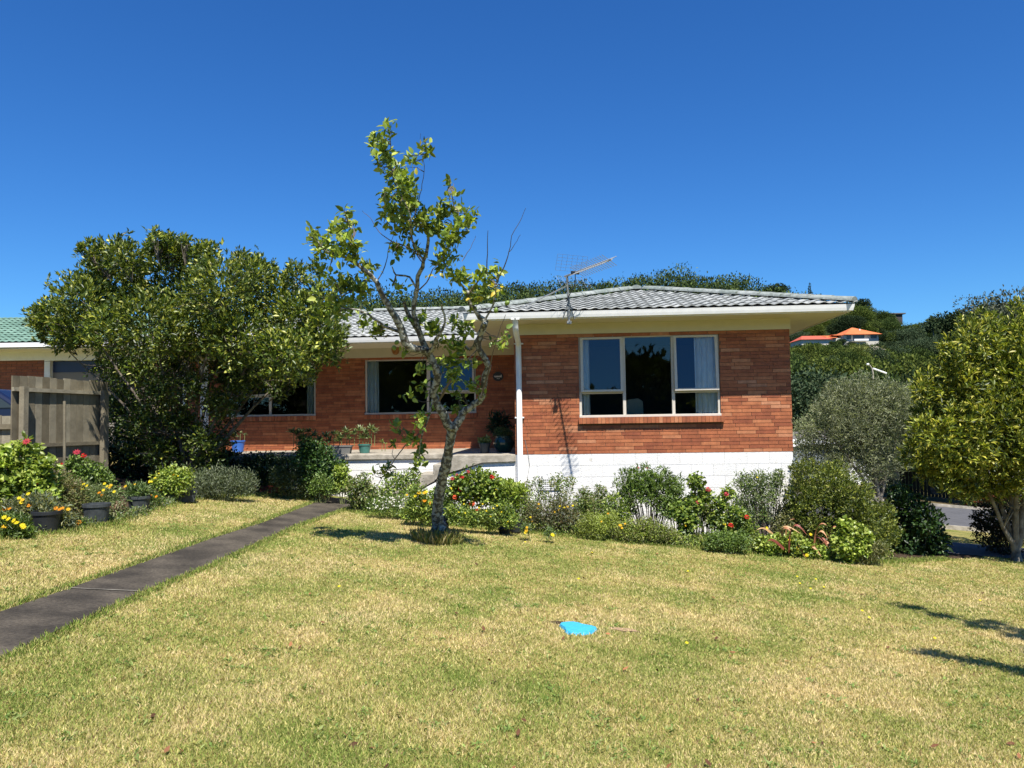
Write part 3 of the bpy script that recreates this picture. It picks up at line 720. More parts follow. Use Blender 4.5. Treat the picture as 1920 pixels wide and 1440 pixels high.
def joined(parts):
    V = []; Fc = []; C = []; b_ = 0
    for v, f, c in parts: V.append(v); Fc.append(f + b_); C.append(c); b_ += len(v)
    return np.concatenate(V), np.concatenate(Fc), np.concatenate(C)
def put_leaves(name, data, mt, par, base):
    v, f, c = data; return put(name, mesh_np(name, v - np.array(base), f, c), mt, par)

def petal_mesh(name, col, centre=None, n=9, size=1.0):
    mb = MB(); vs = [(0, 0, .05)]; fs = []
    for k in range(n):
        w = 2*math.pi*k/n; h = math.pi/n*.85
        vs += [(math.cos(w-h)*.55, math.sin(w-h)*.55, .10), (math.cos(w)*1.0, math.sin(w)*1.0, .12), (math.cos(w+h)*.55, math.sin(w+h)*.55, .10)]
        fs.append((0, 1+3*k, 2+3*k, 3+3*k))
    mb.add(vs, fs, col); cc_ = centre or tuple(c*.7 for c in col)
    mb.lathe([(.25, .08), (.22, .18), (.08, .22)], n=8, c=cc_); me = mb.mesh(name, col=True); me.materials.append(M_MATTE); return me
def pom_mesh(name, col):
    mb = MB(); r = random.Random(3)
    for k in range(26):
        d = Vector((r.gauss(0, 1), r.gauss(0, 1), abs(r.gauss(0, 1))+.1)).normalized(); a = d.cross(Vector((.3, .2, 1))).normalized(); b_ = d.cross(a)
        c = d*.7; s = .34; sh = r.uniform(.75, 1.15)
        mb.add([c-a*s, c+b_*s+d*.15, c+a*s, c-b_*s+d*.15], [(0, 1, 2, 3)], tuple(min(1, x*sh) for x in col))
    me = mb.mesh(name, col=True); me.materials.append(M_MATTE); return me
FL = {'red': pom_mesh('flower', (.62, .035, .03)), 'pink': pom_mesh('flower', (.65, .10, .12)), 'salmon': pom_mesh('flower', (.75, .14, .06)),
      'yellow': petal_mesh('flower', (.80, .62, .02)), 'orange': petal_mesh('flower', (.80, .30, .015)), 'gold': petal_mesh('flower', (.75, .45, .02)),
      'white': petal_mesh('flower', (.80, .80, .76), (.7, .6, .1)), 'crimson': petal_mesh('flower', (.40, .03, .05))}
def flower(par, base, pt, kind, size):
    o = bpy.data.objects.new('flower', FL[kind]); COL.objects.link(o); o.parent = par; o.location = Vector(pt) - Vector(base); o.scale = (size,)*3
    q = (Vector((random.uniform(-.4, .4), -.75, .75+random.uniform(-.3, .3)))).to_track_quat('Z', 'Y'); o.rotation_euler = q.to_euler()
    return o

def plant(name, label, cat, base, blobs, n, L_, Wd, cols, flowers=(), D=None, stems=10, mt=None, group=None, w=None, stem_r=.006, stem_mat=None, fsize=.035, **kw):
    base = Vector(base); t = thing(name, label, cat, base, 0, group)
    put_leaves('foliage', foliage(blobs, n, L_, Wd, cols, w, **kw), mt or M_LEAF, t, base)
    if stems:
        mb = MB()
        for k in range(stems):
            b_ = blobs[k % len(blobs)]; e = Vector((b_[0] + random.uniform(-.7, .7)*b_[3], b_[1] + random.uniform(-.5, .5)*b_[4], b_[2] + random.uniform(-.2, .8)*b_[5])) - base
            s = Vector((e.x*.35 + random.uniform(-.05, .05), e.y*.35, 0)); m_ = s.lerp(e, .5) + Vector((random.uniform(-.04, .04), 0, .04))
            mb.tube([s, m_, e], [stem_r, stem_r*.8, stem_r*.5], 4, cap=False)
        mb.put('stem', stem_mat or M_STEM, t)
    for f in flowers:
        x, y, kind = f[:3]; s = f[3] if len(f) > 3 else fsize
        flower(t, base, P(x, y, (D or base.y) - .12), kind, s)
    return t

# ------------------------------------------------------------------ the lemon tree in the lawn
LB = gp(824, 1006)
def LD(px, py, off=0.0):
    hzp = 791.5 - .0148*(px-960); c = (hzp - py)/1443.0; k = .66
    return (LB.y - k*(EYE + .1 - .0)) / (1 + k*c) + off
def LPt(px, py, off=0.0): return P(px, py, LD(px, py, off))
lemon = thing('lemon_tree', 'gnarled lichen covered lemon tree with sparse leaves standing in the lawn before the porch', 'tree', LB)
def rl(p): return p - LB
trunk_px = [(824, 1012, .125), (822, 985, .095), (820, 960, .075), (823, 930, .072), (829, 900, .070), (836, 872, .076), (840, 850, .063), (845, 825, .062), (848, 800, .073)]
def limb(mb, pts, off=0.0, n=8, seg=4, wob=.012):
    raw = [(LPt(x, y, off*min(1, i/2)), r) for i, (x, y, r) in enumerate(pts)]
    P_, R = [], []
    for i in range(len(raw)-1):
        for k in range(seg):
            t = k/seg; p0 = raw[max(i-1, 0)][0]; p1 = raw[i][0]; p2 = raw[i+1][0]; p3 = raw[min(i+2, len(raw)-1)][0]
            q = .5*((2*p1) + (p2-p0)*t + (2*p0-5*p1+4*p2-p3)*t*t + (3*p1-p0-3*p2+p3)*t**3)
            r = raw[i][1] + (raw[i+1][1]-raw[i][1])*t
            if i or k: q = q + Vector((random.uniform(-1, 1), random.uniform(-1, 1), random.uniform(-1, 1)))*wob
            P_.append(rl(q)); R.append(r*random.uniform(.93, 1.08))
    P_.append(rl(raw[-1][0])); R.append(raw[-1][1]); mb.tube(P_, R, n); return P_
mb = MB(); nodes_l = []
nodes_l += limb(mb, trunk_px, 0, 12, 5, .007); mb.put('trunk', M_BARK, lemon, smooth=True)
limbs = [
 ([(847, 805, .07), (836, 788, .06), (822, 760, .055), (812, 738, .052), (820, 705, .05), (812, 682, .048), (802, 662, .047)], 0),
 ([(802, 662, .042), (786, 655, .05), (765, 650, .055), (754, 622, .05), (742, 595, .042), (725, 570, .036), (710, 537, .03), (695, 517, .026), (670, 495, .02), (635, 480, .014), (610, 470, .009), (588, 445, .005)], -.15),
 ([(802, 662, .04), (793, 638, .04), (780, 612, .036), (768, 595, .03), (757, 565, .02)], .2),
 ([(793, 640, .034), (776, 588, .03), (782, 545, .028), (785, 517, .026), (795, 490, .022), (802, 452, .018), (796, 428, .014), (775, 416, .012), (745, 400, .007), (722, 385, .004)], .1),
 ([(795, 490, .015), (777, 462, .013), (770, 432, .010), (768, 400, .008), (748, 358, .008), (738, 335, .007), (732, 300, .006), (733, 272, .005), (728, 238, .003)], -.1),
 ([(802, 662, .03), (812, 650, .03), (822, 630, .022), (835, 605, .014), (828, 570, .01)], -.2),
 ([(848, 805, .07), (860, 790, .055), (868, 775, .048), (885, 762, .045), (902, 745, .045), (910, 705, .046), (914, 680, .04), (898, 652, .038), (902, 625, .042), (909, 605, .04), (895, 588, .028), (878, 562, .022), (880, 545, .016)], .1),
 ([(880, 550, .016), (852, 520, .014), (830, 487, .013), (840, 462, .011), (855, 440, .010), (852, 400, .008), (847, 362, .006), (842, 330, .003)], .1),
 ([(909, 605, .026), (893, 640, .02), (880, 655, .018), (870, 640, .012), (868, 610, .006)], .3),
 ([(880, 548, .012), (900, 522, .010), (912, 512, .008), (914, 475, .005), (915, 432, .003)], -.1),
 ([(930, 535, .008), (945, 500, .007), (955, 472, .005), (960, 442, .004), (973, 418, .003), (986, 390, .002)], -.2),
 ([(955, 472, .004), (966, 458, .003), (976, 440, .002)], -.2),
 ([(909, 600, .014), (925, 570, .010), (930, 535, .008)], -.1),
 ([(866, 490, .005), (882, 465, .003), (892, 442, .002)], .1),
 ([(775, 416, .006), (785, 375, .005), (792, 345, .004), (796, 310, .003), (789, 280, .002), (789, 250, .0015)], .15),
 ([(790, 490, .008), (772, 467, .007), (735, 452, .006), (710, 435, .004), (695, 410, .003), (679, 395, .002)], -.1),
 ([(670, 495, .009), (662, 450, .007), (652, 415, .005), (645, 392, .003)], -.2),
 ([(695, 517, .010), (668, 540, .008), (640, 555, .006), (610, 560, .004)], -.1),
 ([(754, 622, .022), (720, 612, .018), (700, 596, .014), (672, 580, .012), (640, 578, .008)], -.3),
 ([(812, 738, .018), (808, 765, .014), (797, 800, .012), (788, 830, .010), (786, 860, .006)], -.2),
 ([(797, 805, .009), (765, 830, .008), (748, 850, .007), (725, 882, .005), (703, 888, .003)], -.3),
 ([(725, 882, .005), (712, 903, .004), (700, 925, .002)], -.3),
 ([(836, 880, .012), (824, 890, .009), (818, 902, .006), (823, 915, .004)], -.1),
 ([(821, 755, .012), (835, 730, .018), (845, 712, .012)], -.25),
 ([(902, 745, .012), (918, 690, .010), (926, 655, .006), (940, 610, .004), (948, 590, .003)], -.3),
 ([(782, 545, .010), (800, 530, .008), (812, 505, .006), (822, 495, .004)], -.2),
 ([(782, 545, .014), (768, 520, .012), (742, 515, .012), (735, 500, .006)], .1),
 ([(705, 530, .008), (722, 500, .006), (728, 470, .004), (738, 440, .003)], .2),
]
for L0, off in limbs:
    mb = MB(); nodes_l += limb(mb, L0, off, 7 if L0[0][1 if False else 2] > .02 else 5, 3, .010 if L0[0][2] > .02 else .005)
    mb.put('branch', M_BARK if L0[0][2] > .012 else M_TWIG, lemon, smooth=True)
lb = [(727,245,14),(703,262,11),(725,290,18),(745,320,20),(715,312,10),(760,350,20),(735,362,18),(800,285,12),(770,300,12),(765,385,24),(740,400,22),
 (790,415,20),(755,430,18),(720,385,10),(845,345,9),(850,370,12),(862,398,13),(835,395,20),(870,420,15),(850,440,20),(820,430,18),(882,402,8),(840,470,18),
 (645,400,11),(655,430,17),(630,430,14),(595,452,16),(610,470,18),(640,465,20),(665,470,20),(690,500,14),(680,540,22),(650,535,22),(620,520,12),(720,415,11),
 (740,470,13),(780,470,12),(830,500,13),(862,520,16),(900,520,16),(925,515,16),(915,545,18),(890,560,16),(932,540,10),(640,580,22),(600,560,18),(600,500,10),
 (745,540,10),(790,600,13),(815,620,16),(830,640,13),(870,615,16),(860,650,14),(932,640,12),(946,628,9),(880,680,13),(840,680,16),(850,705,13),(880,720,12),
 (898,736,13),(860,742,10),(820,728,12),(790,690,10),(787,790,14),(775,820,14),(790,850,13),(745,800,12),(735,830,8),(780,872,12),(725,880,10),(705,888,7),
 (820,770,8),(858,768,8),(760,660,9),(705,620,10),(680,600,12),(770,745,10),(796,725,10),(848,600,10),(670,560,14),(585,440,8)]
BL_ = []; wt = []
for (x, y, r) in lb:
    off = random.uniform(-.3, .3); p = LPt(x, y, off); R = r*1.05*LD(x, y, off)/1443; BL_.append((p.x, p.y, p.z, R, R*1.4, R)); wt.append(r*r + 40)
G_LEM = [(.12, .18, .025), (.19, .26, .035), (.28, .34, .05), (.38, .42, .07)]
data = foliage(BL_, 4300, .092, .046, G_LEM, [.28, .32, .25, .15], shell=.7, up=.25, out=.3, rnd=.8, curl=.12, six=True, wts=wt, clump=4, spread=.09)
put_leaves('foliage', data, M_LEAF, lemon, LB)
# twiglets joining leaf clusters to the nearest limb
mb = MB(); NP = np.array([tuple(p) for p in nodes_l])
for b_ in BL_:
    for k in range(4):
        e = Vector((b_[0]+random.uniform(-.7, .7)*b_[3], b_[1]+random.uniform(-.7, .7)*b_[4], b_[2]+random.uniform(-.7, .8)*b_[5])) - LB
        i = int(np.argmin(((NP - np.array(e))**2).sum(1))); s = Vector(NP[i]); m_ = s.lerp(e, .5) + Vector((random.uniform(-.03, .03),)*3)
        if (e-s).length < .38: mb.tube([s, m_, e], [.006, .004, .002], 4, cap=False)
mb.put('twig', M_TWIG, lemon, kind='stuff')
me = MB().lathe([(.004, -.036), (.018, -.028), (.027, -.01), (.028, .006), (.022, .022), (.008, .034), (.004, .038)], n=12).mesh('lemon', smooth=True)
me.materials.append(mat('green_lemon', (.16, .24, .04), .4, .4, bump=.2, bscale=90))
for (x, y) in ((930, 582), (951, 568), (760, 598), (620, 530), (739, 652), (744, 642), (650, 560), (820, 600)):
    o = bpy.data.objects.new('lemon', me); COL.objects.link(o); o.parent = lemon; o.location = rl(LPt(x, y, -.15)); o.rotation_euler = (random.random(), random.random(), 0)
yl = pal(14, [(.62, .45, .04), (.55, .48, .06)]); pp = np.array([tuple(LPt(x + random.uniform(-6, 6), y + random.uniform(-5, 5), -.1)) for x, y in ((805,522),(812,518),(820,516),(800,520),(925,538),(930,542),(935,545),(900,556),(903,550),(925,528),(785,262),(880,560),(940,535),(780,330))])
put_leaves('yellow_foliage', leaves(pp, unitv(RNG.normal(size=(14, 3)) + [0, 0, -.4]), unitv(RNG.normal(size=(14, 3))*.5 + [0, -1, .5]), np.full(14, .085), np.full(14, .045), yl, .2, True), M_LEAF, lemon, LB)
# long grass at the foot
def tuft(name, label, base, n, h, cols, spread=.3, group=None, wd=.006, lean=.5):
    a = RNG.random(n)*6.283; r = RNG.random(n)**.6*spread; p = np.stack([base.x + np.cos(a)*r, base.y + np.sin(a)*r, np.full(n, base.z)], 1)
    p[:, 2] = [gz(x, 0) for x in p[:, 0]]
    ax = np.stack([np.cos(a)*lean*RNG.random(n) + RNG.normal(0, .2, n), np.sin(a)*lean*RNG.random(n) + RNG.normal(0, .2, n), np.ones(n)], 1)
    o = put(name, mesh_np(name, *(lambda d: (d[0] - np.array(base), d[1], d[2]))(leaves(p, ax, unitv(RNG.normal(size=(n, 3))), h*RNG.uniform(.4, 1.1, n), np.full(n, wd), pal(n, cols), .25))), M_GRASS)
    o.location = base; return tag(o, label, 'grass', group)
tuft('grass_tuft', 'shaggy unmown grass tuft round the foot of the lemon tree', LB + Vector((.02, -.50, 0)), 620, .20, [(.40, .38, .13), (.30, .33, .09), (.55, .46, .23)], .34)

# ------------------------------------------------------------------ big evergreen at the left
TB = drop(352, 14.3)
big = thing('evergreen_tree', 'broad dark evergreen tree with many stems in front of the left end of the house', 'tree', TB)
crown = [(150,565,62),(100,595,42),(80,600,28),(225,540,72),(240,480,38),(320,515,78),(330,470,34),(420,545,78),(500,560,62),(560,590,60),(600,620,52),(620,650,38),(280,610,80),(370,610,85),(450,640,75),(530,660,60),(195,620,55),(135,625,40),
 (475,510,40),(560,520,28),(600,560,35),(380,480,30),(180,490,30),(640,625,22),(570,690,35),(110,640,30),(285,450,18),(355,455,16),(180,465,16),(450,490,20)]
cb = []
for (x, y, r) in crown:
    for k in range(2): dd = random.uniform(-1.3, 1.3) if r > 40 else random.uniform(-.6, .6); cb += pxb([(x + random.uniform(-14, 14), y + random.uniform(-8, 8), r*.82, dd)], 14.2, 1.1)
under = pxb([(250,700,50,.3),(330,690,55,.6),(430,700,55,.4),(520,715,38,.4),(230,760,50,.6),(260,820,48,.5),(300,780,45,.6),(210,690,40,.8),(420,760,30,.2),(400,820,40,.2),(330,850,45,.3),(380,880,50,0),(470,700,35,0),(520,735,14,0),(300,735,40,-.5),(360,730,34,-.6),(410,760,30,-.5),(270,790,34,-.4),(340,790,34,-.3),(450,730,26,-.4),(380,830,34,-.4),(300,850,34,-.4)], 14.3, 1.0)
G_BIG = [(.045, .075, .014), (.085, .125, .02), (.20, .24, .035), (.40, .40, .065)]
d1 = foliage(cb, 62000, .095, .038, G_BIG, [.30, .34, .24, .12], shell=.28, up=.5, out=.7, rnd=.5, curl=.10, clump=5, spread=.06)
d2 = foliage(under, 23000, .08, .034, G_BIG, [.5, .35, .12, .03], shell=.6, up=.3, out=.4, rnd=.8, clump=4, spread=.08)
sp_ = []
for (x, y, h) in ((240, 436, 26), (318, 438, 24), (364, 455, 20), (288, 455, 18), (190, 450, 14), (385, 460, 14), (150, 462, 12), (220, 450, 15), (545, 490, 22), (585, 490, 20), (480, 480, 18), (510, 490, 15), (600, 500, 12), (70, 580, 10), (60, 600, 8)):
    for q in range(3): sp_ += pxb([(x, y + q*h*.5, 4 + q*2, 0)], 14.0)
d3 = foliage(sp_, 1500, .085, .03, G_BIG, [.3, .4, .2, .1], shell=.7, up=.7, out=.5, rnd=.5, clump=4)
put_leaves('crown', joined([d1, d2, d3]), M_LEAF, big, TB)
def branching(par, base, r0, targets, mt, n0=8, name='trunk', sub=None, kink=.25, hub=None):
    """stems from the base rising and forking towards the crown targets"""
    mb = MB(); base = Vector(base)
    for i, t in enumerate(targets):
        e = Vector(t) - base; h = hub[i % len(hub)] if hub else Vector((0, 0, 0))
        p = [Vector((random.uniform(-.08, .08), random.uniform(-.08, .08), -.05))]
        k = 7
        for q in range(1, k+1):
            f = q/k; lat = f**1.25
            p.append(Vector((e.x*lat, e.y*lat, e.z*f)) + Vector((random.uniform(-1, 1), random.uniform(-1, 1), random.uniform(-.5, .5)))*kink*.12*(1 if q < k else 0))
        r = [r0*(1 - .88*(q/k)**.8)*random.uniform(.85, 1.1) for q in range(k+1)]
        mb.tube(p, r, n0)
        for q in range(2, k):
            for s in range(2):
                d = Vector((random.gauss(0, 1), random.gauss(0, 1), random.uniform(.0, 1.2))).normalized()*e.length*random.uniform(.12, .28)
                m_ = p[q] + d*.5 + Vector((0, 0, random.uniform(0, .08)))
                mb.tube([p[q], m_, p[q] + d], [r[q]*.45, r[q]*.3, .004], 5, cap=False)
    return mb.put(name, mt, par, smooth=True)
tg = [P(x, y, 14.3 + dd) for x, y, dd in ((352, 560, 0), (270, 580, -.6), (200, 610, .5), (150, 600, -.3), (430, 590, .6), (500, 620, -.5), (560, 640, .3), (320, 520, .9), (410, 540, -.9), (110, 640, .2), (600, 650, 0))]
branching(big, TB, .055, tg, M_BARK2, 8, 'trunk')
mb = MB()
for k in range(620):
    b_ = random.choice(cb if k % 2 else under); c = Vector(b_[:3]) - TB; d = Vector((random.gauss(0, 1), random.gauss(0, 1), random.gauss(-.3, .6))).normalized()*b_[3]*random.uniform(.8, 1.4)
    mb.tube([c*.9, c + d*.5, c + d], [.009, .006, .002], 3, cap=False)
mb.put('twig', M_BARK2, big, kind='stuff')

# ------------------------------------------------------------------ yellow-green tree at the right
RB = gp(1905, 1052)
rt = thing('broadleaf_tree', 'rounded tree with yellow-green whorled leaves at the right edge of the lawn', 'tree', RB)
rcx = []
for (x, y, r) in ((1870,690,80),(1800,730,70),(1760,760,50),(1745,800,45),(1830,640,50),(1900,630,45),(1880,800,85),(1800,820,70),(1770,860,45),(1850,880,55),(1930,740,90),(1960,660,70),(1990,840,80),(1940,880,55),(2040,740,80),(1745,730,30),(1770,690,28),(1725,790,22),(1720,720,16),(1790,655,24),(1850,598,18),(1905,592,18),(1760,885,32),(1820,900,34),(1880,890,40),(1722,850,28),(1735,880,20),(1790,910,22)):
    for k in range(2): rcx += pxb([(x + random.uniform(-10, 10), y + random.uniform(-10, 10), r*.85, random.uniform(-.8, .8) if r > 40 else random.uniform(-.4, .3))], RB.y - .1, 1.05)
G_R = [(.06, .09, .015), (.15, .19, .025), (.33, .35, .045), (.50, .46, .08)]
d1 = foliage(rcx, 52000, .115, .034, G_R, [.24, .34, .28, .14], shell=.22, up=.45, out=.8, rnd=.55, curl=.12, clump=7, spread=.04)
put_leaves('crown', d1, M_LEAF, rt, RB)
branching(rt, RB, .062, [P(x, y, RB.y + dd) for x, y, dd in ((1880, 760, 0), (1820, 780, .3), (1950, 740, .2), (1900, 700, -.4), (1800, 830, -.4), (1980, 820, .3))], M_BARK3, 10)

# ------------------------------------------------------------------ silver-grey tree, hedges and shrubs beyond the house corner
SB = drop(1640, 24.0)
st = thing('feathery_tree', 'feathery grey-green tree in front of the wooded hill, right of the house', 'tree', SB)
sb = []
for (x, y, r) in ((1600,770,70),(1560,800,55),(1650,770,60),(1690,780,45),(1530,840,35),(1600,840,60),(1660,850,55),(1700,840,35),(1620,730,35),(1660,735,30),(1545,760,25),(1700,740,22),(1640,890,40),(1575,870,30),(1515,810,28),(1510,845,24),(1715,800,30),(1580,735,28),(1690,745,28),(1555,735,16)):
    for k in range(2): sb += pxb([(x + random.uniform(-8, 8), y + random.uniform(-8, 8), r*.85, random.uniform(-.8, .8))], 24, 1)
d1 = foliage(sb, 42000, .12, .017, [(.15, .175, .095), (.26, .28, .165), (.38, .39, .26)], [.35, .4, .25], shell=.35, up=.5, out=.5, rnd=.6, clump=4, spread=.1)
put_leaves('crown', d1, M_MATTE, st, SB)
branching(st, SB, .085, [P(x, y, 24 + dd) for x, y, dd in ((1600, 790, 0), (1650, 780, .5), (1560, 820, -.3), (1690, 800, .2), (1620, 750, -.4), (1640, 830, .4))], M_BARK3, 8)

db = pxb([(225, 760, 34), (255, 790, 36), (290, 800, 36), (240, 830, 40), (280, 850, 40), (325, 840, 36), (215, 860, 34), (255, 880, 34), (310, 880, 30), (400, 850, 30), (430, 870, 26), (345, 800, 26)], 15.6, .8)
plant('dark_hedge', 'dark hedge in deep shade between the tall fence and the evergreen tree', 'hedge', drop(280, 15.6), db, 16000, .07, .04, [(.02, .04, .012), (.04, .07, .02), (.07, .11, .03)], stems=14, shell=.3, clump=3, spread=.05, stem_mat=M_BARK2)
G_OL = [(.055, .08, .016), (.105, .14, .024), (.20, .225, .038), (.30, .32, .055)]
hb = []
for (x, y, r) in ((1520,900,38),(1505,930,35),(1560,910,42),(1590,930,45),(1540,960,55),(1600,975,55),(1640,975,38),(1655,1000,30),(1520,1000,40),(1580,1015,42),(1625,1020,38),(1500,880,20),(1660,965,24),(1565,885,22)):
    for k in range(2): hb += pxb([(x + random.uniform(-5, 5), y + random.uniform(-5, 5), r*.85, random.uniform(-.5, .5))], 13.3, 1.1)
hbase = drop(1585, 13.4)
plant('bushy_shrub', 'large olive green bushy shrub against the right corner of the white foundation', 'shrub', hbase, hb, 46000, .052, .02, G_OL, w=[.3, .36, .24, .1], stems=24, shell=.22, up=.5, out=.7, rnd=.5, clump=6, spread=.03, curl=.1, stem_mat=M_BARK2)
db = []
for (x, y, r) in ((1700,950,38),(1730,975,38),(1690,990,35),(1740,1005,34),(1700,1020,34),(1755,1020,26),(1670,1015,28),(1685,925,22),(1720,1030,28)):
    for k in range(2): db += pxb([(x + random.uniform(-5, 5), y + random.uniform(-4, 4), r*.85, random.uniform(-.4, .4))], 14.0, 1.0)
plant('dark_shrub', 'dark glossy green shrub between the olive shrub and the driveway', 'shrub', drop(1710, 14.0), db, 9000, .07, .045, [(.022, .05, .014), (.04, .085, .02), (.09, .15, .04)], w=[.45, .4, .15], stems=16, shell=.25, clump=4, spread=.05, curl=.12, stem_mat=M_BARK2)
db = []
for (x, y, r) in ((1860,970,35),(1890,980,40),(1850,1000,28),(1890,1015,35),(1930,985,40),(1835,975,18),(1870,1030,24)):
    for k in range(2): db += pxb([(x, y, r*.85, random.uniform(-.4, .4))], 15.0, 1.0)
plant('purple_leaved_shrub', 'dark purple-leaved shrub behind the trunk of the yellow-green tree', 'shrub', drop(1890, 15.0), db, 6500, .06, .03, [(.022, .035, .014), (.035, .045, .018), (.06, .04, .03)], stems=14, shell=.3, clump=3, spread=.05, stem_mat=M_BARK2)
plant('roadside_hedge', 'low hedge of green and red leaves on the far side of the road', 'hedge', drop(1850, 29), pxb([(1820, 935, 20), (1850, 935, 22), (1880, 930, 22), (1905, 930, 18)], 29, .8), 3000, .16, .05, [(.05, .08, .02), (.16, .05, .02), (.09, .12, .03)], stems=6)

# far fence beyond the road
ff = thing('paling_fence', 'dark timber paling fence in shade across the road', 'fence', drop(1760, 33.2))
fb = ff.location.copy(); x0 = (1640-960)/1443*33.2; x1 = (1836-960)/1443*33.2; mb = MB(); k = 0
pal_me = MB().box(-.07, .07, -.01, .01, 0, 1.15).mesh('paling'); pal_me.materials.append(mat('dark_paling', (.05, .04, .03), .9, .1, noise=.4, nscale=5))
x = x0
while x < x1:
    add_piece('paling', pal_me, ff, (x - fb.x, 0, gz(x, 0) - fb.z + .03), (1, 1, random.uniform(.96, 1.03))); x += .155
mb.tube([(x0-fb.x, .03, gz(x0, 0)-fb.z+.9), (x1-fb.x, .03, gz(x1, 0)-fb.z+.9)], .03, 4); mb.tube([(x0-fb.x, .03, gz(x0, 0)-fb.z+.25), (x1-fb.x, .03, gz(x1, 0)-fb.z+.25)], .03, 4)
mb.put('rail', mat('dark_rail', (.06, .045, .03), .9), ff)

# trees shading that fence: crowns built once, reused
def crown_mesh(name, seed, cols, w=None, n=4200, nl=12, leaf=.12, aspect=.85, shape='round'):
    r = random.Random(seed); B = []
    if shape == 'cone':
        for k in range(9): B.append((r.uniform(-.08, .08), r.uniform(-.08, .08), .15+k*.2, .42*(1-k/9.5)+.05, .42*(1-k/9.5)+.05, .16))
    else:
        for k in range(nl):
            a = r.random()*6.28; q = r.random()**.5*.62; B.append((math.cos(a)*q, math.sin(a)*q, .55 + r.uniform(-.3, .35)*aspect, r.uniform(.3, .46), r.uniform(.3, .46), r.uniform(.22, .34)))
        B.append((0, 0, .6, .6, .6, .5*aspect))
    v, f, c = foliage(B, n, leaf, leaf*.62, cols, w, shell=.12, up=.3, out=.9, rnd=.35, curl=.1, jit=.22, nd=1.4)
    me = mesh_np(name, v, f, c); me.materials.append(M_FAR); return me
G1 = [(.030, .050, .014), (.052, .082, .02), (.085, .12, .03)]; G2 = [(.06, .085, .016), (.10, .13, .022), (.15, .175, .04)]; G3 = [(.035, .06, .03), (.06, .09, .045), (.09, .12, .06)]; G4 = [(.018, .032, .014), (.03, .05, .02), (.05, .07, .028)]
CR = [crown_mesh('crown', i, g) for i, g in enumerate((G1, G2, G1, G3, G2, G4))]
CRH = [crown_mesh('crown', 40 + i, g, n=22000, nl=20, leaf=.052) for i, g in enumerate((G1, G2, G3, G4, [(.045, .07, .015), (.075, .105, .02), (.12, .15, .03)], [(.09, .11, .03), (.14, .16, .04), (.19, .20, .06)]))]
CR_CONE = crown_mesh('crown', 21, G4, n=1500, leaf=.1, shape='cone'); CR_GUM = crown_mesh('crown', 31, [(.06, .075, .05), (.10, .115, .075), (.15, .16, .11)], n=1500, nl=14, leaf=.10)
trk = MB().tube([(0, 0, -.4), (.02, 0, 0), (0, .02, .35), (.02, 0, .7)], [.06, .05, .04, .02], 6).mesh('trunk', smooth=True); trk.materials.append(M_BARK2)
def tree(x, y, R, label, cr, group=None, zs=1.0, z=None, cat='tree', name='tree', trunk=True):
    zz = hz_(x, y) if z is None else z
    t = thing(name, label, cat, (x, y, zz), random.random()*6.28, group)
    c = bpy.data.objects.new('crown', cr); COL.objects.link(c); c.parent = t; c.scale = (R, R, R*zs)
    if trunk: q = bpy.data.objects.new('trunk', trk); COL.objects.link(q); q.parent = t; q.scale = (R, R, R*zs)
    return t
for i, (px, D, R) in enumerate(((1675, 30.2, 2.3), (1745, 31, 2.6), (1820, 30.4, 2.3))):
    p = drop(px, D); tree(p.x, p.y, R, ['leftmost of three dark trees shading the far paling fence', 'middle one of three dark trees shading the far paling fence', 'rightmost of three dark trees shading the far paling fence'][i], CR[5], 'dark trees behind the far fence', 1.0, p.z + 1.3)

# ------------------------------------------------------------------ wooded hills
def hill_masses():
    parts = []; n_c = 0; B = []; rng = random.Random(11)
    for row, yy in enumerate((338, 345, 352, 330, 318, 304, 290, 275, 258)):
        x = -190 + rng.uniform(0, 5)
        while x < 140:
            zz = hz_(x, yy); R = rng.choice((2.6, 3.4, 4.2, 5.6, 6.6))*rng.uniform(.9, 1.1); B.append((x, yy + rng.uniform(-4, 4), zz + R*.45 + rng.uniform(-2.2, 1.6), R, R, R*rng.uniform(.7, 1.05))); x += R*rng.uniform(1.0, 1.35)
    v, f, c = foliage(B, 130000, 1.0, .6, [(.030, .050, .016), (.052, .080, .024), (.085, .115, .034)], None, shell=.10, up=.4, out=.9, rnd=.4, curl=.1, jit=.22, nd=1.6, tn=.28)
    return v, f, c
v, f, c = hill_masses(); o = put('forest', mesh_np('forest', v, f, c), M_FAR, None, 'stuff'); o['label'] = 'dark pine and native forest covering the far ridge'
rng = random.Random(23); cnt = 0
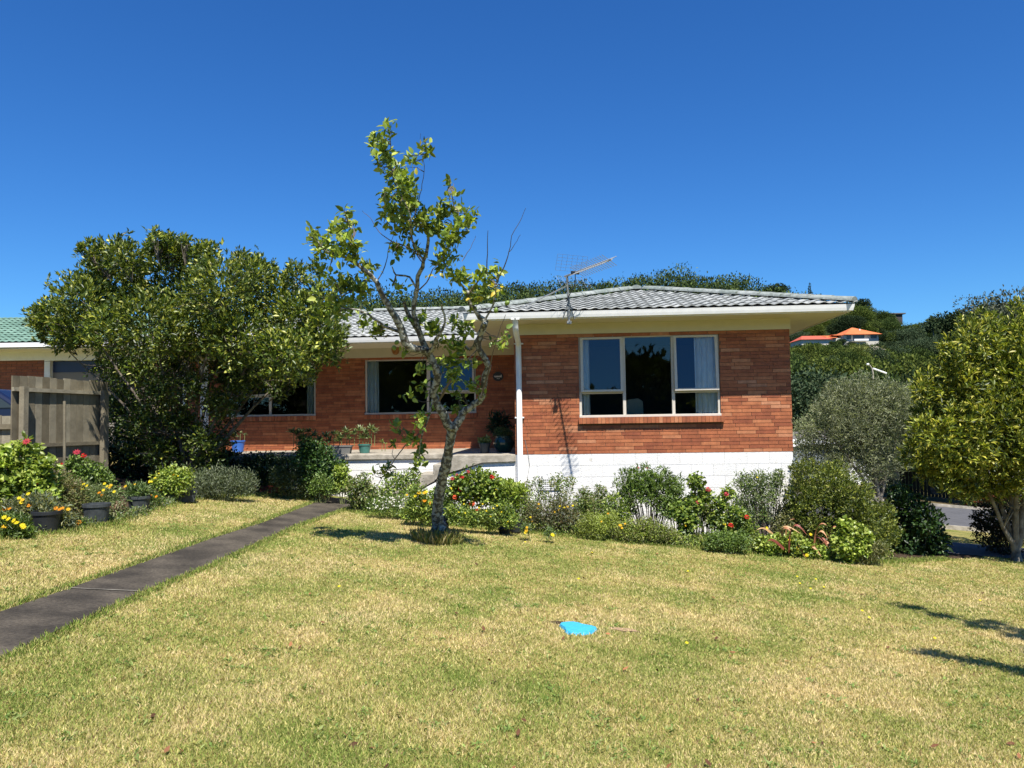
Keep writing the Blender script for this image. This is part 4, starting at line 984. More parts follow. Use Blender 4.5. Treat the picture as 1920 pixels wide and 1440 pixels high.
for yy in (92, 97, 102, 107, 112, 117, 121, 125, 129, 133, 137, 141, 145, 148, 162, 178, 194, 208, 217):
    x = yy*.345
    while x < yy*(.80 if yy in (92, 107, 121, 133, 148) or yy > 150 else .5):
        R = rng.uniform(3.6, 5.6)*(1 if yy > 120 else .85)
        xx, y2 = x + rng.uniform(-2, 2), yy + rng.uniform(-4, 4)
        # keep the orange-roofed house and its view clear
        pxx = 960 + xx/y2*1443; zz = hz_(xx, y2); pyt = 782 - (zz + R*1.1 - EYE)/y2*1443
        hw_ = R/y2*1443*.8
        if 1500 - hw_ < pxx < 1660 + hw_ and y2 < 152:
            lim = (645 if pxx > 1575 - hw_ else 640) + (rng.uniform(-5, 3) if y2 > 118 else rng.uniform(0, 46))
            av = (782 - lim)/1443*y2 + EYE - zz
            R = min(R*1.25 if y2 > 118 else 9, max(av/1.05, 1.1))
        elif 1500 - hw_ < pxx < 1660 + hw_ and y2 < 166: x += R; continue
        cr = CR[rng.choice((0, 1, 2, 3, 4, 0, 2))] if pxx < 1660 else CR[rng.choice((0, 2, 5, 5, 3))]
        dark = cr is CR[5]
        if R > 3.0: cr = CRH[rng.choice((0, 1, 2, 3, 4, 4, 5))] if pxx < 1660 else CRH[rng.choice((0, 2, 3, 3, 4))]
        tree(xx, y2, R, ('%s tree %s' % ({0: 'dark green rounded', 1: 'olive green rounded', 2: 'deep green bushy', 3: 'bluish green rounded', 4: 'yellowish green rounded', 5: 'very dark', 10: 'broad dark green', 11: 'broad olive green', 12: 'broad bluish green', 13: 'broad very dark', 14: 'broad mid green', 15: 'broad pale olive'}[CR.index(cr) if cr in CR else 10 + CRH.index(cr)],
             'on the crest of the wooded hill right of the house' if y2 > 190 else 'on the slope above the orange roofed house' if y2 > 155 and pxx < 1680 else 'on the slope below the orange roofed house' if pxx < 1665 else 'in the wood between the hill houses and the yellow-green tree')), cr, 'trees covering the hillside', rng.uniform(.75, 1.05), zz - R*.2, trunk=False); cnt += 1
        x += R*(rng.uniform(1.0, 1.5) if y2 < 125 else rng.uniform(.85, 1.2))
for k_, (px_, D_) in enumerate(((1530, 117), (1548, 120), (1566, 118), (1585, 121), (1540, 127), (1560, 129), (1580, 128), (1600, 126), (1556, 136), (1575, 138), (1594, 137), (1612, 134), (1618, 120), (1535, 138), (1512, 128))):
    x_ = (px_ - 960)/1443*D_; z_ = hz_(x_, D_); R_t = min(3.6, max(1.2, ((782 - 648)/1443*D_ + EYE - z_)/1.05))
    tree(x_, D_, R_t, 'leafy tree filling the slope just below the hillside houses', CRH[k_ % 3], 'trees covering the hillside', 1.0, z_ - R_t*.25, trunk=False)
def sky_tree(px, py_top, D, R, label, cr, zs=1.0, name='tree'):
    p = P(px, py_top, D); tree(p.x, D, R, label, cr, None, zs, p.z - R*1.25*zs, name=name)
sky_tree(1519, 549, 205, 1.8, 'small dark conifer on the skyline above the roof corner', CR_CONE, 2.2, 'conifer_tree')
sky_tree(1610, 558, 210, 3.3, 'dark round tree on the skyline just right of the eave tip', CR[5])
sky_tree(1455, 530, 330, 5.5, 'tall pine standing free at the right end of the far ridge', CR[5], 1.0, 'pine_tree')
sky_tree(1749, 592, 190, 3.3, 'lone rounded tree in the skyline dip above the right hill', CR[3])
sky_tree(1842, 548, 120, 4.0, 'tall grey gum tree on the skyline above the yellow-green tree', CR_GUM, 1.0, 'gum_tree')
sky_tree(1895, 535, 105, 4.3, 'taller airy gum tree at the right edge of the picture', CR_GUM, 1.3, 'gum_tree')
for i, (px, py) in enumerate(((1790, 580), (1815, 575), (1870, 570), (1830, 590), (1900, 585))):
    sky_tree(px, py, 140, 4.2, ['leftmost dark tree of the wood rising behind the yellow-green tree', 'second dark tree from the left in the wood behind the yellow-green tree', 'highest dark tree of the wood behind the yellow-green tree', 'lower dark tree below the tall grey gum tree', 'dark tree of the wood at the right picture edge'][i], CR[rng.choice((3, 5))])
    bpy.context.scene.collection.objects[-1] if False else None

# ------------------------------------------------------------------ houses in the distance
M_ORT = mat('orange_tile', (.62, .17, .06), .8, .2, noise=.15, nscale=.8); M_REDT = mat('red_roof', (.48, .10, .06), .8, .2)
M_HW = mat('pale_wall', (.50, .47, .40), .9, .1); M_DWIN = mat('dark_window', (.03, .04, .05), .2, .5); M_GRT = mat('grey_roof', (.20, .18, .165), .9, .1, noise=.3, nscale=1)
def hip_roof(mb, x0, x1, y0, y1, z0, h, ins=None):
    i = ins if ins is not None else (y1-y0)/2
    mb.add([(x0, y0, z0), (x1, y0, z0), (x1, y1, z0), (x0, y1, z0), (x0+i, (y0+y1)/2, z0+h), (x1-i, (y0+y1)/2, z0+h)], [(0, 1, 5, 4), (2, 3, 4, 5), (1, 2, 5), (3, 0, 4), (0, 3, 2, 1)])
D = 151; s = D/1443
hl = P(1570, 642, D); hh = thing('hill_house', 'cream house with bright orange tiled hip roof on the wooded hillside', 'house', hl)
def hx(px): return (px-1570)*s
mb = MB(); mb.box(hx(1583), hx(1648), 0, 8, -1.4, 14*s); mb.put('wall', M_HW, hh)
mb = MB(); hip_roof(mb, hx(1581), hx(1652), -.8, 9, 14*s, 18*s, 3.6); mb.put('roof', M_ORT, hh)
mb = MB(); hip_roof(mb, hx(1566), hx(1596), 1, 8, 14.5*s, 5*s, 2); hip_roof(mb, hx(1545), hx(1572), 0, 8, 9*s, 8*s, 3); mb.put('roof', M_ORT, hh)
mb = MB(); mb.box(hx(1548), hx(1584), 1, 7, 0, 9*s); mb.put('wall', M_HW, hh)
for (a, c, z0, z1) in ((1588, 1596, 6, 13), (1603, 1621, 3, 13), (1633, 1644, 7, 13), (1600, 1603, 2, 13)):
    mb = MB(); mb.box(hx(a), hx(c), -.06, .05, z0*s, z1*s); mb.put('window', M_DWIN, hh)
mb = MB(); mb.box(hx(1597), hx(1624), -1.2, -.1, 1.5*s, 2.2*s); mb.box(hx(1597), hx(1624), -1.2, -1.1, 2.2*s, 5*s); mb.put('balcony', M_WHITE, hh)
mb = MB(); mb.box(hx(1621), hx(1623), 2, 2.4, 14*s, 27*s); mb.put('chimney', M_WHITE, hh)
hl2 = P(1503, 640, 150); h2_ = thing('long_house', 'long low house with dull red roof left of the orange roofed house', 'house', hl2); s = 150/1443
mb = MB(); mb.box(0, 56*s, 0, 6, -1.0, 3*s); mb.put('wall', M_HW, h2_)
mb = MB(); hip_roof(mb, -.3, 58*s, -.5, 6.5, 3*s, 10*s, 1.5); mb.put('roof', M_REDT, h2_)
hl3 = P(1640, 668, 128); h3 = thing('small_house', 'small house with taupe gable roof below the orange roofed house', 'house', hl3); s = 128/1443
mb = MB(); mb.box(0, 18*s, 0, 4, -.5, 8*s); mb.put('wall', M_HW, h3); mb = MB(); mb.add([(-.2, -.4, 12*s), (20*s, -.4, 12*s), (17*s, 2.5, 22*s), (3*s, 2.5, 22*s)], [(0, 1, 2, 3)]); mb.add([(-.2, 4.6, 12*s), (20*s, 4.6, 12*s), (17*s, 2.5, 22*s), (3*s, 2.5, 22*s)], [(3, 2, 1, 0)]); mb.box(0, 18*s, 0.01, 3.99, 8*s, 12*s); mb.put('roof', mat('taupe_roof', (.32, .27, .22), .9), h3)
hr = P(1660, 590, 225); h4 = thing('ridge_house', 'dark flat roofed house half hidden on the skyline of the right hill', 'house', hr)
MB().box(0, 5, 0, 5, -3, .1).put('wall', mat('dark_cladding', (.06, .05, .045), .9), h4); MB().box(-.6, 5.8, -.5, 5.5, .1, .4).put('roof', mat('dark_roof', (.10, .09, .085), .8), h4)
# neighbours behind the feathery tree
D = 46; s = D/1443; nb = P(1478, 870, D); n1_ = thing('neighbour_house', 'white house with brownish grey tiled roof seen past the house corner', 'house', nb)
def nx(px): return (px-1478)*s
mb = MB(); mb.box(0, nx(1650), 0, 6, -1.5, 36*s); mb.put('wall', M_WHITE, n1_)
mb = MB(); hip_roof(mb, -.4, nx(1665), -.6, 7, 47*s, 16*s, 3); mb.put('roof', M_GRT, n1_)
mb = MB(); mb.box(-.3, nx(1660), -.65, -.55, 36*s, 47*s); mb.put('fascia_board', M_WHITE, n1_)
for a in (1500, 1560, 1610):
    MB().box(nx(a), nx(a+22), -.05, .02, 8*s, 26*s).put('window', M_DWIN, n1_)
D = 40; s = D/1443; nb = P(1478, 872, D); n2_ = thing('garage', 'low blue-grey garage with pale roof edge below the white house', 'garage', nb)
mb = MB(); mb.add([(0, 0, -1), (80*s, 0, -1), (80*s, 0, 28*s), (22*s, 0, 35*s), (0, 0, 30*s), (0, 4, -1), (80*s, 4, -1), (80*s, 4, 28*s), (22*s, 4, 35*s), (0, 4, 30*s)], [(0, 1, 2, 3, 4), (9, 8, 7, 6, 5), (1, 6, 7, 2), (0, 4, 9, 5)])
mb.put('wall', mat('blue_grey_wall', (.20, .23, .26), .8), n2_)
mb = MB(); mb.add([(-.1, -.15, 31*s), (22*s, -.15, 36.5*s), (22*s, 4.2, 36.5*s), (-.1, 4.2, 31*s), (82*s, -.15, 28.5*s), (82*s, 4.2, 28.5*s)], [(0, 1, 2, 3), (1, 4, 5, 2)])
mb.put('roof', mat('pale_roof', (.55, .52, .46), .8), n2_)
D = 50; s = D/1443; nb = P(1845, 935, D); n3_ = thing('grey_house', 'light grey house glimpsed beyond the road at the right edge', 'house', nb)
mb = MB(); mb.box(0, 110*s, 0, 5, -1, 40*s); mb.put('wall', mat('light_grey_wall', (.50, .50, .52), .8), n3_)
mb = MB(); hip_roof(mb, -.5, 115*s, -.6, 5.5, 40*s, 22*s, 2.5); mb.put('roof', M_GRT, n3_)
for a, c in ((4, 8), (10, 14), (28, 36), (60, 72)): MB().box(a*s, c*s, -.05, .02, 12*s, 34*s).put('window', M_DWIN, n3_)
# street lamp
D = 60; lb_ = P(1637, 760, D); sl = thing('street_lamp', 'pale curved street lamp rising behind the feathery tree', 'street lamp', lb_)
def r2(x, y): return P(x, y, D) - lb_
mb = MB(); mb.tube([(0, 0, -3), r2(1637, 720), r2(1637, 700), r2(1635, 691), r2(1631, 685), r2(1627, 683)], [.09, .07, .06, .05, .045, .04], 7); mb.put('pole', M_CONC, sl)
mb = MB(); mb.tube([r2(1629, 683), r2(1625, 683)], [.09, .07], 6); mb.put('lamp_head', M_WHITE, sl)
mb = MB(); mb.tube([r2(1637, 691), r2(1662, 700)], [.07, .07], 6); mb.put('banner_arm', M_WHITE, sl)

# ------------------------------------------------------------------ neighbour's house and fence at the left
nD = 22.0
NH = Vector((P(0, 720, nD).x, nD, 0)); nh = thing('neighbour_brick_house', 'dark brick neighbour house with green tiled roof at the left edge', 'house', NH)
def nl(px, py, D=nD): p = P(px, py, D); return p.x - NH.x, p.z
xa = nl(-500, 700)[0]; xb = nl(84, 700)[0]; xc = nl(330, 700)[0]; zt2 = nl(40, 676)[1]; zgut = nl(0, 644, nD-.9)[1]
mb = MB(); mb.box(xa, xb, 0, .2, -.5, zt2+.2); mb.box(xc-1.2, xc, 0, .2, -.5, zt2+.2); mb.box(xa, xc, 5, 5.2, -.5, zt2+.2); wl_ = mb.put('wall', M_MORTAR, nh)
mb = MB(); z = .2
kk = 0
while z < zt2:
    x = xb - 5 - (kk % 2)*.15
    while x < xb: a, c = x+.005, min(x+.29, xb); mb.box(a, c, -.008, .03, z+.005, z+.07, (rr.random()*.35,)*3) if c > a else None; x += .3
    z += .078; kk += 1
mb.put('brick_courses', M_BRICKC, wl_, col=True, kind='stuff')
mb = MB(); mb.box(xb, xb+.16, -.03, .13, -.5, zt2); mb.put('corner_post', M_WHITE, nh)
mb = MB(); mb.box(xa, xc+.9, -.9, .0, zgut-.16, zgut-.14); mb.put('soffit', M_WHITE, nh)
mb = MB(); mb.box(xa, xc, -.04, -.005, zt2, zgut-.16); mb.box(xb+.16, xc-1.2, -.03, .1, zt2-.02, zt2+.1); mb.put('frieze_board', M_WHITE, nh)
mb = MB(); mb.box(xa, xc+1, -1.02, -.9, zgut-.12, zgut); mb.put('gutter', M_WHITE, nh)
mb = MB(); dz = nl(150, 697)[1]
mb.box(xb+.16, xc-1.2, .12, .16, dz, zt2); 
mb.put('roller_door', mat('navy_door', (.02, .035, .09), .4, .4), nh)
mb = MB(); mb.box(xb+.16, xc-1.2, .14, .18, -.5, dz); mb.put('door_panel', mat('grey_panel', (.22, .20, .18), .7), nh)
RH = nl(0, 597, nD+3.2)[1]; mb = MB(); mb.add([(xa, -.98, zgut), (xc+1, -.98, zgut), (xc-3, 3.2, RH), (xa, 3.2, RH)], [(0, 1, 2, 3)]); mb.add([(xc+1, -.98, zgut), (xc+1, 7, zgut), (xc-3, 3.2, RH)], [(0, 1, 2)])
mb.add([(xa, 3.2, RH), (xc-3, 3.2, RH), (xc+1, 7, zgut), (xa, 7, zgut)], [(0, 1, 2, 3)])
nroof = mb.put('roof', mat('green_under', (.04, .10, .06), .8), nh)
gt = mesh_np('roof_tile', V=np.array([[p[0], p[1], p[2]] for p in VT]), Fc=FT); gt.materials.append(M_GREENT)
an = math.atan2(RH - zgut, 4.18)
cnt = 0
for k in range(12):
    s_ = k*.36; x = xb + 4.6 - s_*.4
    while x > xb - 4.4 and cnt < 300:
        add_piece('roof_tile', gt, nroof, (x, -.98 + s_*math.cos(an), zgut + s_*math.sin(an) + .01), (1, 1.08, 1), (an, 0, 0)); x -= TW; cnt += 1

car = thing('parked_car', 'dark blue car roof and side window showing above the low fence at the left edge', 'car', (P(-30, 750, 17.5).x, 17.5, gz(-14, 0) - .12))
mb = MB(); mb.prism([(-2.2, .3), (-2.25, .85), (-1.4, .95), (-.7, 1.42), (.75, 1.42), (1.4, 1.0), (2.1, .85), (2.2, .3)][::-1], -.8, .8); bevel(mb.put('body', mat('blue_car_paint', (.006, .012, .04), .3, .5), car), .08, 2)
mb = MB(); mb.prism([(-1.2, .97), (-.65, 1.35), (.7, 1.35), (1.2, 1.0)][::-1], -.82, -.805); mb.put('window', M_DWIN, car)
for x in (-1.35, 1.35): mb = MB(); mb.tube([(x, -.82, .32), (x, -.6, .32)], .32, 16); mb.put('wheel', M_BLACKP, car)

# tall fence running away from us, lower one facing us
F0 = P(26, 704, 12.0); F1 = P(205, 715, 14.0); fd = (F1 - F0); fd.z = 0; fl = fd.length; fe = fd.normalized(); fn = Vector((fe.y, -fe.x, 0))
fence = thing('timber_fence', 'tall weathered paling fence with rails facing the garden behind the left flower bed', 'fence', (F0.x, F0.y, 0), math.atan2(fe.y, fe.x))
top_z = F0.z; bot = gz(F0.x, 0)
n = 14; w = fl/n
for k in range(n):
    hgt = top_z - bot + random.uniform(-.012, .012); me = MB().box(0, w-.009, .02, .042, 0, hgt).mesh('paling')
    me.materials.append(M_TIMBER); add_piece('paling', me, fence, (k*w, random.uniform(0, .004), bot))
def frel(px, py, D): return P(px, py, D).z
zr1 = P(45, 724, 12.1).z; zr2 = P(45, 836, 12.1).z
for z in (zr1-.05, zr2):
    add_piece('rail', (lambda m: (m.materials.append(M_TIMBER), m)[1])(MB().box(-.02, fl, -.03, .018, -.03, .03).mesh('rail')), fence, (0, 0, z))
for x, ww_ in ((.12, .09), (fl-.2, .11)):
    add_piece('post', (lambda m: (m.materials.append(M_TIMBER), m)[1])(MB().box(-ww_/2, ww_/2, -.12, -.031, 0, top_z-bot-.17).mesh('post')), fence, (x, 0, bot))
G0 = P(-260, 780, 12.4); lf = thing('low_fence', 'lower paling fence continuing out of the left edge', 'fence', (G0.x, 12.4, 0))
zt3 = P(10, 779, 12.4).z; x = 0; xe = F0.x - G0.x - .14
while x < xe:
    me = MB().box(0, .142, .02, .042, bot-.1, zt3 + random.uniform(-.01, .01)).mesh('paling'); me.materials.append(M_TIMBER); add_piece('paling', me, lf, (x, 0, 0)); x += .15
for z in (P(10, 800, 12.4).z, P(10, 880, 12.4).z):
    add_piece('rail', (lambda m: (m.materials.append(M_TIMBER), m)[1])(MB().box(0, xe, -.04, .018, -.04, .04).mesh('rail')), lf, (0, 0, z))
p0, p1 = gp(120, 905), P(121, 752, gp(120, 905).y + .3)
mb = MB(); b0_ = P(121, 900, 11.2); t0_ = P(121, 752, 11.2); mb.tube([(0, 0, 0), t0_ - b0_], .02, 6); o = mb.put('garden_stake', M_TIMBER); o.location = b0_; tag(o, 'thin timber stake standing before the tall fence', 'stake')

# ------------------------------------------------------------------ pots and planters
def pot_mesh(r0, r1, h, rim=.02, n=28):
    return MB().lathe([(r0*.96, 0), (r0, .01), (r0*.3+r1*.7, h*.72), (r1*.97, h-rim*1.5), (r1*1.05, h-rim*1.4), (r1*1.05, h), (r1*.95, h), (r1*.93, h-.035)], n=n)
def pot(name, label, base, r0, r1, h, mt, leafs=None, group=None, rim=.02, **kw):
    t = thing(name, label, 'plant pot', base, 0, group)
    pot_mesh(r0, r1, h, rim).put('pot', mt, t, smooth=False); bevel(t.children[0], .002)
    MB().lathe([(r1*.9, h-.05), (r1*.5, h-.042)], n=16).put('soil', M_SOIL, t)
    return t
def deckpt(px, py): u, v = on_z(px, py, DT); return hw(u, v, DT)
M_GLZ = mat('green_glaze', (.018, .075, .055), .12, .6, noise=.5, nscale=9, color2=(.01, .035, .03)); M_TEAL = mat('teal_glaze', (.06, .20, .17), .25, .5, noise=.3, nscale=8)
M_TERR = mat('terracotta', (.42, .17, .08), .85, .15, noise=.3, nscale=8); M_BLUEP = mat('blue_glaze', (.04, .15, .55), .3, .5, noise=.2, nscale=5); M_REDP = mat('red_trough', (.20, .035, .02), .6, .3)
GP = [(.05, .10, .03), (.09, .15, .04), (.16, .22, .07)]
p = deckpt(945, 848); t = pot('glazed_pot', 'large bulbous dark green glazed pot with clipped plant beside the downpipe', p, .13, .17, .31, M_GLZ)
t.children[0].data = MB().lathe([(.12, 0), (.14, .02), (.20, .12), (.215, .2), (.19, .27), (.165, .30), (.18, .33), (.165, .33), (.15, .29)], n=32).mesh('pot', smooth=True); t.children[0].data.materials.append(M_GLZ)
mbs = [(p.x, p.y, p.z+.37, .2, .2, .10), (p.x-.05, p.y, p.z+.42, .14, .14, .08)]
plant('mounded_plant', 'mounded fine-leaved plant growing in the large green pot', 'plant', (p.x, p.y, p.z+.3), mbs, 1800, .03, .015, GP, stems=6, shell=.3)
p2 = deckpt(938, 845); plant('spiky_plant', 'dark spiky plant behind the large green pot', 'plant', (p2.x-.02, p2.y+.35, p2.z), [(p2.x-.02, p2.y+.35, p2.z+.55, .2, .15, .25)], 500, .16, .014, [(.02, .06, .03), (.03, .09, .05)], stems=8)
p = deckpt(909, 850); pot('black_pot', 'small black pot with succulent left of the large green pot', p, .085, .11, .20, mat('blue_black', (.02, .03, .04), .4, .4))
plant('succulent_plant', 'pale green succulent in the small black deck pot', 'plant', (p.x, p.y, p.z+.18), [(p.x, p.y, p.z+.25, .11, .1, .06)], 420, .05, .025, [(.16, .22, .07), (.24, .28, .10)], stems=4)
# row along the deck
def trough(name, label, p, w, d, h, mt, rz=0.0):
    t = thing(name, label, 'planter', p, rz)
    mb = MB(); W2_, D2 = w/2, d/2
    mb.add([(-W2_*.9, -D2*.85, 0), (W2_*.9, -D2*.85, 0), (W2_*.9, D2*.85, 0), (-W2_*.9, D2*.85, 0), (-W2_, -D2, h), (W2_, -D2, h), (W2_, D2, h), (-W2_, D2, h)], [(0, 3, 2, 1), (0, 1, 5, 4), (1, 2, 6, 5), (2, 3, 7, 6), (3, 0, 4, 7)])
    mb.box(-W2_-.01, W2_+.01, -D2-.01, -D2+.015, h-.03, h+.001); mb.box(-W2_-.01, W2_+.01, D2-.015, D2+.01, h-.03, h+.001); mb.box(-W2_-.01, -W2_+.015, -D2+.015, D2-.015, h-.03, h); mb.box(W2_-.015, W2_+.01, -D2+.015, D2-.015, h-.03, h)
    mb.put('trough', mt, t); MB().box(-W2_+.02, W2_-.02, -D2+.02, D2-.02, h-.05, h-.03).put('soil', M_SOIL, t); return t
G_DK = [(.10, .14, .06), (.17, .21, .09), (.26, .29, .14)]
p = deckpt(628, 851); trough('trough_planter', 'grey rectangular trough with leafy rosettes on the deck edge', p + Vector((0, .1, 0)), .66, .2, .17, mat('grey_trough', (.15, .15, .14), .8))
def rosettes(label, name, spots, z0, base, n_l=26, L_=.15, cols=G_DK, gr=None):
    t = thing(name, label, 'plant', base, 0, gr); parts = []
    for (x, y, z) in spots:
        n = n_l; a = RNG.random(n)*6.283; el = RNG.uniform(.1, 1.3, n); ax = np.stack([np.cos(a)*np.cos(el), np.sin(a)*np.cos(el), np.sin(el)], 1)
        parts.append(leaves(np.repeat([[x, y, z]], n, 0), ax, unitv(np.array([[0, 0, 1]]) + RNG.normal(0, .2, (n, 3))), L_*RNG.uniform(.6, 1.2, n), np.full(n, L_*.26), pal(n, cols), .15, True))
    put_leaves('foliage', joined(parts), M_LEAF, t, base)
    mb = MB()
    for (x, y, z) in spots: mb.tube([(x-base[0], y-base[1], z0-base[2]), (x-base[0]+.01, y-base[1], z-base[2])], .008, 4)
    mb.put('stem', M_STEM, t); return t
def spots_px(lst, D): return [tuple(P(x, y, D)) for x, y in lst]
dk = p.y + .1
rosettes('row of pale green rosettes growing in the grey trough', 'rosette_plant', spots_px([(600, 825), (612, 820), (626, 816), (640, 822), (650, 812), (618, 828), (636, 828), (655, 824)], dk), p.z+.15, (p.x, dk, p.z+.13))
p = deckpt(682, 850); t = pot('teal_pot', 'teal green glazed pot at the right end of the trough on the deck', p + Vector((0, .1, 0)), .10, .135, .19, M_TEAL)
rosettes('leafy rosettes rising from the teal pot', 'rosette_plant', spots_px([(664, 815), (674, 808), (686, 814), (696, 806), (690, 822), (680, 822), (702, 812)], dk), p.z+.15, (p.x, dk, p.z+.15))
p = deckpt(572, 851); pot('dark_pot', 'dark pot behind the climbing shrub on the deck', p + Vector((0, .1, 0)), .10, .13, .2, M_BLACKP)
rosettes('spreading grey-green rosettes left of the trough', 'rosette_plant', spots_px([(556, 816), (566, 812), (578, 810), (588, 818), (570, 822), (562, 824), (582, 824), (550, 812)], dk), p.z+.15, (p.x, dk, p.z+.15))
p = deckpt(446, 848); pot('blue_pot', 'bright blue glazed pot on the deck beside the evergreen tree', p, .12, .16, .27, M_BLUEP)
rosettes('small leafy plant in the bright blue pot', 'rosette_plant', spots_px([(440, 815), (450, 812), (458, 816), (446, 820)], p.y), p.z+.22, (p.x, p.y, p.z+.22), 12, .09)
p = deckpt(738, 846); rosettes('single bright green seedling clump on the deck', 'small_plant', spots_px([(716, 828), (722, 832)], p.y), p.z, (P(718, 845, p.y).x, p.y, p.z), 10, .09, [(.20, .28, .08)])

# ------------------------------------------------------------------ left flower bed
for (px, py, w, h, lab) in ((72, 1001, 50, 40, 'dark plastic pot nearest the camera in the left flower bed'), (168, 985, 47, 38, 'round grey plastic pot second along the left lawn edge'), (251, 962, 40, 30, 'mottled black pot third along the left lawn edge')):
    g = gp(px, py); R = w/2*g.y/1443; H = h*g.y/1443
    pot('plastic_pot', lab, g + Vector((0, R, 0)), R*.82, R, H, M_GREYP if px != 72 else M_BLACKP, rim=.03)
g = gp(318, 943); trough('trough_planter', 'long dark trough full of yellow flowers beside the left lawn', g + Vector((0, .12, 0)), .72, .22, .17, M_GREYP, .35)
LIME = [(.16, .23, .035), (.26, .34, .05), (.38, .44, .09)]; OLV = [(.12, .14, .05), (.19, .20, .07), (.28, .27, .11)]; SIL = [(.14, .18, .12), (.22, .26, .18)]; MID = [(.07, .12, .025), (.12, .19, .035), (.20, .28, .06)]
def bedplant(name, label, px, D, blobs, n, L_, Wd, cols, fl=(), **kw):
    return plant(name, label, kw.pop('cat', 'plant'), drop(px, D), pxb(blobs, D, 1.0), int(n*1.7), L_, Wd, cols, fl, D, **kw)
bedplant('hydrangea_bush', 'lime green broad-leaved bush at the far left under the low fence', 40, 10.2, [(15, 860, 28), (50, 850, 24), (20, 900, 36), (60, 890, 30), (75, 920, 32), (30, 935, 30), (90, 875, 16)], 2300, .085, .05, LIME, [(50, 828, 'crimson', .06), (12, 895, 'red', .03), (70, 905, 'red', .03), (116, 870, 'red', .02)], stems=18, clump=3, spread=.05)
bedplant('twiggy_bush', 'twiggy olive-brown bush beside the timber stake', 110, 10.6, [(100, 905, 30), (125, 920, 30), (95, 935, 30), (140, 945, 26)], 3800, .04, .014, [(.17, .14, .06), (.22, .20, .08), (.20, .25, .08)], stems=40, shell=.5)
bedplant('rose_bush', 'rose bush with two red blooms before the tall fence', 148, 11.2, [(140, 870, 16), (158, 878, 18), (150, 900, 24), (135, 895, 18)], 750, .055, .035, MID, [(144, 848, 'crimson', .06), (157, 855, 'red', .045)], stems=14)
bedplant('leafy_bush', 'sparse leafy bush at the foot of the tall fence', 185, 11.6, [(180, 890, 22), (195, 905, 20), (165, 920, 24), (205, 925, 20)], 1400, .05, .03, MID, stems=16)
bedplant('marguerite_daisy', 'yellow daisies massed behind the grey plastic pot', 160, 10.9, [(150, 925, 24), (175, 930, 24), (200, 935, 22), (190, 955, 22), (160, 950, 24), (215, 950, 18)], 3600, .05, .010, [(.17, .22, .08), (.24, .28, .12)],
 [(150, 912, 'yellow'), (157, 908, 'yellow'), (163, 911, 'yellow'), (137, 914, 'yellow'), (154, 916, 'yellow'), (196, 907, 'yellow'), (201, 912, 'yellow'), (208, 910, 'gold'), (186, 924, 'orange'), (191, 928, 'orange'), (206, 914, 'gold'), (214, 922, 'yellow'), (235, 912, 'gold', .03), (194, 919, 'yellow')], stems=24, fsize=.028)
bedplant('gazania_clump', 'orange gazanias at the near left around the black pot', 45, 9.4, [(15, 965, 26), (50, 955, 26), (40, 980, 20), (100, 965, 26), (115, 980, 24), (80, 950, 22)], 3200, .07, .012, OLV + SIL,
 [(10, 955, 'orange'), (18, 954, 'orange'), (4, 956, 'orange'), (40, 942, 'yellow'), (36, 934, 'yellow'), (54, 948, 'orange'), (42, 937, 'gold'), (53, 926, 'yellow'), (105, 953, 'orange'), (112, 955, 'orange'), (117, 953, 'orange'), (128, 955, 'gold')], stems=16, fsize=.03)
bedplant('yellow_gazania', 'bright yellow gazanias at the bottom left lawn edge', 20, 8.7, [(8, 985, 22), (30, 990, 22), (45, 1000, 14), (12, 1005, 14)], 1500, .07, .012, MID,
 [(8, 970, 'yellow'), (16, 973, 'yellow'), (26, 976, 'yellow'), (31, 980, 'yellow'), (42, 985, 'yellow'), (8, 988, 'gold'), (44, 988, 'yellow')], stems=8, fsize=.034)
bedplant('small_gazania', 'single orange gazania clump beside the grey pot', 145, 9.7, [(130, 985, 14), (148, 985, 12), (118, 990, 12)], 800, .06, .010, MID, [(147, 980, 'orange', .042), (143, 983, 'orange')], stems=6)
bedplant('pink_succulent', 'pinkish low succulents between the second and third pots', 215, 10.7, [(200, 958, 10), (222, 955, 14), (212, 970, 14), (230, 965, 10)], 900, .04, .018, [(.20, .18, .10), (.30, .16, .13), (.14, .18, .07)], [(198, 945, 'pink', .03), (204, 950, 'pink', .025)], stems=4)
bedplant('strap_leaved_plant', 'strap-leaved plant growing in the third pot', 252, 11.3, [(250, 925, 16), (262, 922, 14), (255, 935, 12)], 500, .10, .014, [(.12, .19, .06), (.2, .27, .1)], [(236, 912, 'yellow'), (253, 908, 'gold', .02), (280, 904, 'yellow'), (284, 903, 'yellow')], stems=6, fsize=.022, up=1.0)
bedplant('orange_daisy', 'orange daisies spilling between the third pot and the trough', 285, 11.8, [(280, 925, 12), (290, 938, 14), (275, 945, 10)], 700, .05, .012, MID, [(283, 930, 'orange'), (293, 931, 'orange'), (280, 903, 'yellow', .02)], stems=4, fsize=.028)
bedplant('trough_plants', 'bright green leafy plants with yellow flowers in the long trough', 322, 12.5, [(305, 900, 20), (325, 895, 22), (345, 895, 18), (315, 912, 20), (340, 912, 18)], 1700, .055, .026, LIME, [(297, 888, 'yellow'), (291, 896, 'yellow'), (334, 892, 'yellow'), (302, 918, 'yellow'), (325, 890, 'gold'), (280, 902, 'yellow')], stems=10, fsize=.024)
bedplant('lavender_bush', 'grey-green lavender-like bush in the shade of the evergreen tree', 420, 13.3, [(375, 905, 26), (405, 900, 28), (435, 905, 28), (460, 905, 24), (390, 920, 20), (430, 920, 20), (460, 918, 16)], 4200, .05, .010, [(.09, .12, .06), (.15, .18, .10), (.20, .23, .14)], stems=26, up=.9)
